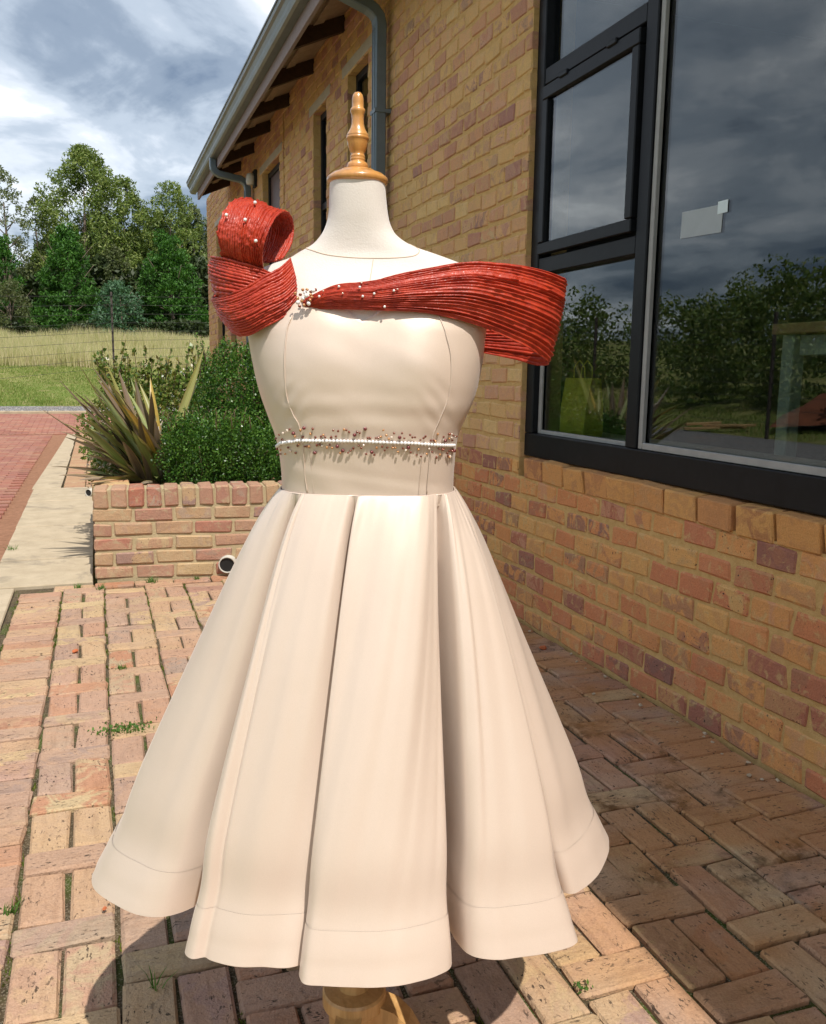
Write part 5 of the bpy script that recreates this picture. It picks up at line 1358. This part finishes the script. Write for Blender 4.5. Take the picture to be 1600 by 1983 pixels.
CUFF2 =[
  [(-0.1224, 0.058, 1.3295), (-0.1462, 0.067, 1.3378), (-0.1738, 0.062, 1.3455), (-0.2, 0.042, 1.3524), (-0.2184, 0.008, 1.3571), (-0.2195, -0.03, 1.3596), (-0.1951, -0.06, 1.3599)] ,
  [(-0.116, 0.055, 1.3092), (-0.1418, 0.07, 1.3164), (-0.1726, 0.07, 1.3228), (-0.1998, 0.048, 1.3302), (-0.2213, 0.01, 1.339), (-0.2228, -0.03, 1.3434), (-0.1954, -0.06, 1.3433)] ,
  [(-0.1099, 0.05, 1.2817), (-0.1383, 0.072, 1.2881), (-0.1727, 0.072, 1.2952), (-0.1997, 0.045, 1.2998), (-0.2168, 0.01, 1.3061), (-0.2204, -0.03, 1.3154), (-0.192, -0.06, 1.3184)] ,
]
LOOP =[
  [(-0.1877, 0.03, 1.3351), (-0.1972, 0.05, 1.3652), (-0.1999, 0.055, 1.3863), (-0.1957, 0.05, 1.4062), (-0.1882, 0.03, 1.4241), (-0.1774, 0.0, 1.4374), (-0.1644, -0.025, 1.4357), (-0.1599, -0.04, 1.4131), (-0.16, -0.03, 1.3824), (-0.1628, -0.01, 1.3543)] ,
  [(-0.1608, 0.05, 1.3298), (-0.164, 0.075, 1.3562), (-0.1613, 0.08, 1.3804), (-0.1555, 0.072, 1.4017), (-0.1504, 0.045, 1.4213), (-0.1406, 0.01, 1.4277), (-0.1308, -0.02, 1.4224), (-0.1251, -0.035, 1.4018), (-0.1283, -0.02, 1.3778), (-0.1389, 0.0, 1.3499)] ,
  [(-0.1358, 0.055, 1.3262), (-0.1349, 0.075, 1.3465), (-0.1302, 0.085, 1.3654), (-0.1217, 0.08, 1.3889), (-0.1164, 0.055, 1.4078), (-0.1109, 0.02, 1.4187), (-0.1056, -0.01, 1.4154), (-0.1048, -0.025, 1.3998), (-0.1069, -0.012, 1.3806), (-0.1188, 0.01, 1.3561)] ,
]

drape = empty('drape'); drape.parent = dress; drape['label'] = 'rust red crinkled off shoulder drape'
ribbon('band', BAND, 260, 190, 19, .0032, 1, drape, taper=((0, .08, .3, 1), (.5, .6, .9, 1)))
ribbon('cuff', CUFF1, 150, 170, 18, .0031, 11, drape)
ribbon('cuff', CUFF2, 120, 120, 11, .0034, 21, drape)
ribbon('loop', LOOP, 170, 170, 19, .0035, 31, drape)

# ------------------------------------------------------------------ pearls and beads
def sphere_mesh(name, n=10, m=7):
    B = MB(); B.lathe([(math.sin(math.pi * i / m), -math.cos(math.pi * i / m)) for i in range(m + 1)], n); return mesh(name, B.v, B.f, True)
def bead_mesh(name):
    B = MB(); B.lathe([(.45, -.7), (.9, -.45), (1, 0), (.9, .45), (.45, .7)], 8); return mesh(name, B.v, B.f, True)
SPH = {}
def bead(kind, p, s, parent, name, long=1, rot=(0, 0, 0)):
    key = (kind, name)
    if key not in SPH:
        SPH[key] = sphere_mesh(name) if kind in ('pearl', 'plum_bead') else bead_mesh(name); SPH[key].materials.append(MT[kind])
    return link(name, SPH[key], None, parent, p, rot, (s, s, s * long))
belt = empty('bead_belt'); belt.parent = dress
def on_front(u, z, off): return body(np.array(z), np.array(phi_of(u, z)), .0025 + off)
bu = np.linspace(-.1215, .1325, 58)
us = [-.1215]; 
def zbelt(u): return float(np.interp(u, [-.122, -.112, -.084, -.04, .0018, .0724, .1156, .1325], [1.090, 1.0975, 1.1035, 1.1045, 1.1045, 1.1025, 1.0985, 1.0965]))
u = -.1200
prev = None
while u < .1305:
    p = on_front(u, zbelt(u), .0022)
    if prev is None or np.linalg.norm(p - prev) >= .00475: bead('pearl', tuple(p), .0026, belt, 'pearl'); prev = p
    u += .0002
g = np.random.default_rng(300)
for k in range(128):
    u = -.121 + .253 * ((k * .618034) % 1.0); side = 1 if k % 2 else -1
    if k >= 112: u = g.uniform(.108, .133)
    dz = side * (.0050 + .013 * g.random() ** 1.3); z = zbelt(u) + dz
    q = g.random(); kind = 'copper_bead' if q < .56 else 'gold_bead' if q < .76 else 'clear_bead' if q < .88 else 'plum_bead'
    s = {'copper_bead': .0016, 'gold_bead': .0017, 'clear_bead': .0017, 'plum_bead': .0026}[kind]
    st = g.uniform(.0015, .0042)
    bead(kind, tuple(on_front(u, z, st)), s, belt, 'bead', 1 if kind == 'plum_bead' else g.uniform(.9, 1.7), (g.normal(0, .5), g.normal(0, .5), 0))
knot = empty('bead_cluster'); knot.parent = dress
for k, (u, z) in enumerate([(-.0832, 1.2881), (-.0689, 1.287), (-.0763, 1.2935), (-.0797, 1.2981), (-.0736, 1.3009), (-.0661, 1.2983), (-.0626, 1.3037), (-.0769, 1.3048), (-.0708, 1.3049), (-.0599, 1.305), (-.0668, 1.2916), (-.075, 1.2849), (-.0812, 1.2834), (-.072, 1.297), (-.078, 1.290), (-.066, 1.302), (-.0835, 1.2935), (-.0865, 1.300), (-.071, 1.2905), (-.0645, 1.2955)]):
    kind = 'pearl' if k in (0, 1, 2, 4, 6, 13) else 'gold_bead' if k % 3 else 'copper_bead'
    bead(kind, (u, -.102 - .004 * g.random(), z), .0029 if kind == 'pearl' else .0023, knot, 'pearl' if kind == 'pearl' else 'bead', 1, (g.normal(0, .6), g.normal(0, .6), 0))
scat = empty('scattered_pearls'); scat.parent = dress
def nearest_out(u, z, obj, dflt):
    me = obj.data; n = len(me.vertices); a = np.empty(n * 3, np.float32); me.vertices.foreach_get('co', a); a = a.reshape(-1, 3)
    d = np.hypot(a[:, 0] - u, a[:, 2] - z); i = np.where(d < .004)[0]
    return (a[i][:, 1].min() if len(i) else dflt)
bo = [o for o in drape.children if o.name.startswith('band')][0]; lo_ = [o for o in drape.children if o.name.startswith('loop')][0]
for k, (u, z) in enumerate([(-.0286, 1.3094), (.0014, 1.3145), (-.0006, 1.3085), (.0185, 1.3002), (.0444, 1.3045), (.0491, 1.3066), (.0323, 1.2837), (-.0231, 1.3002), (.0035, 1.2966), (-.0497, 1.3038), (-.055, 1.2965)]):
    bead('pearl' if k % 2 == 0 or k == 3 else 'clear_bead', (u, nearest_out(u, z, bo, -.106) - .0018, z), .0018 if k % 2 == 0 or k == 3 else .0013, scat, 'pearl' if k % 2 == 0 or k == 3 else 'bead')
for (u, z) in [(-.1851, 1.4057), (-.1472, 1.4235), (-.156, 1.3967), (-.1411, 1.3687)]:
    bead('pearl', (u, nearest_out(u, z, lo_, -.06) - .002, z), .0025, scat, 'pearl')
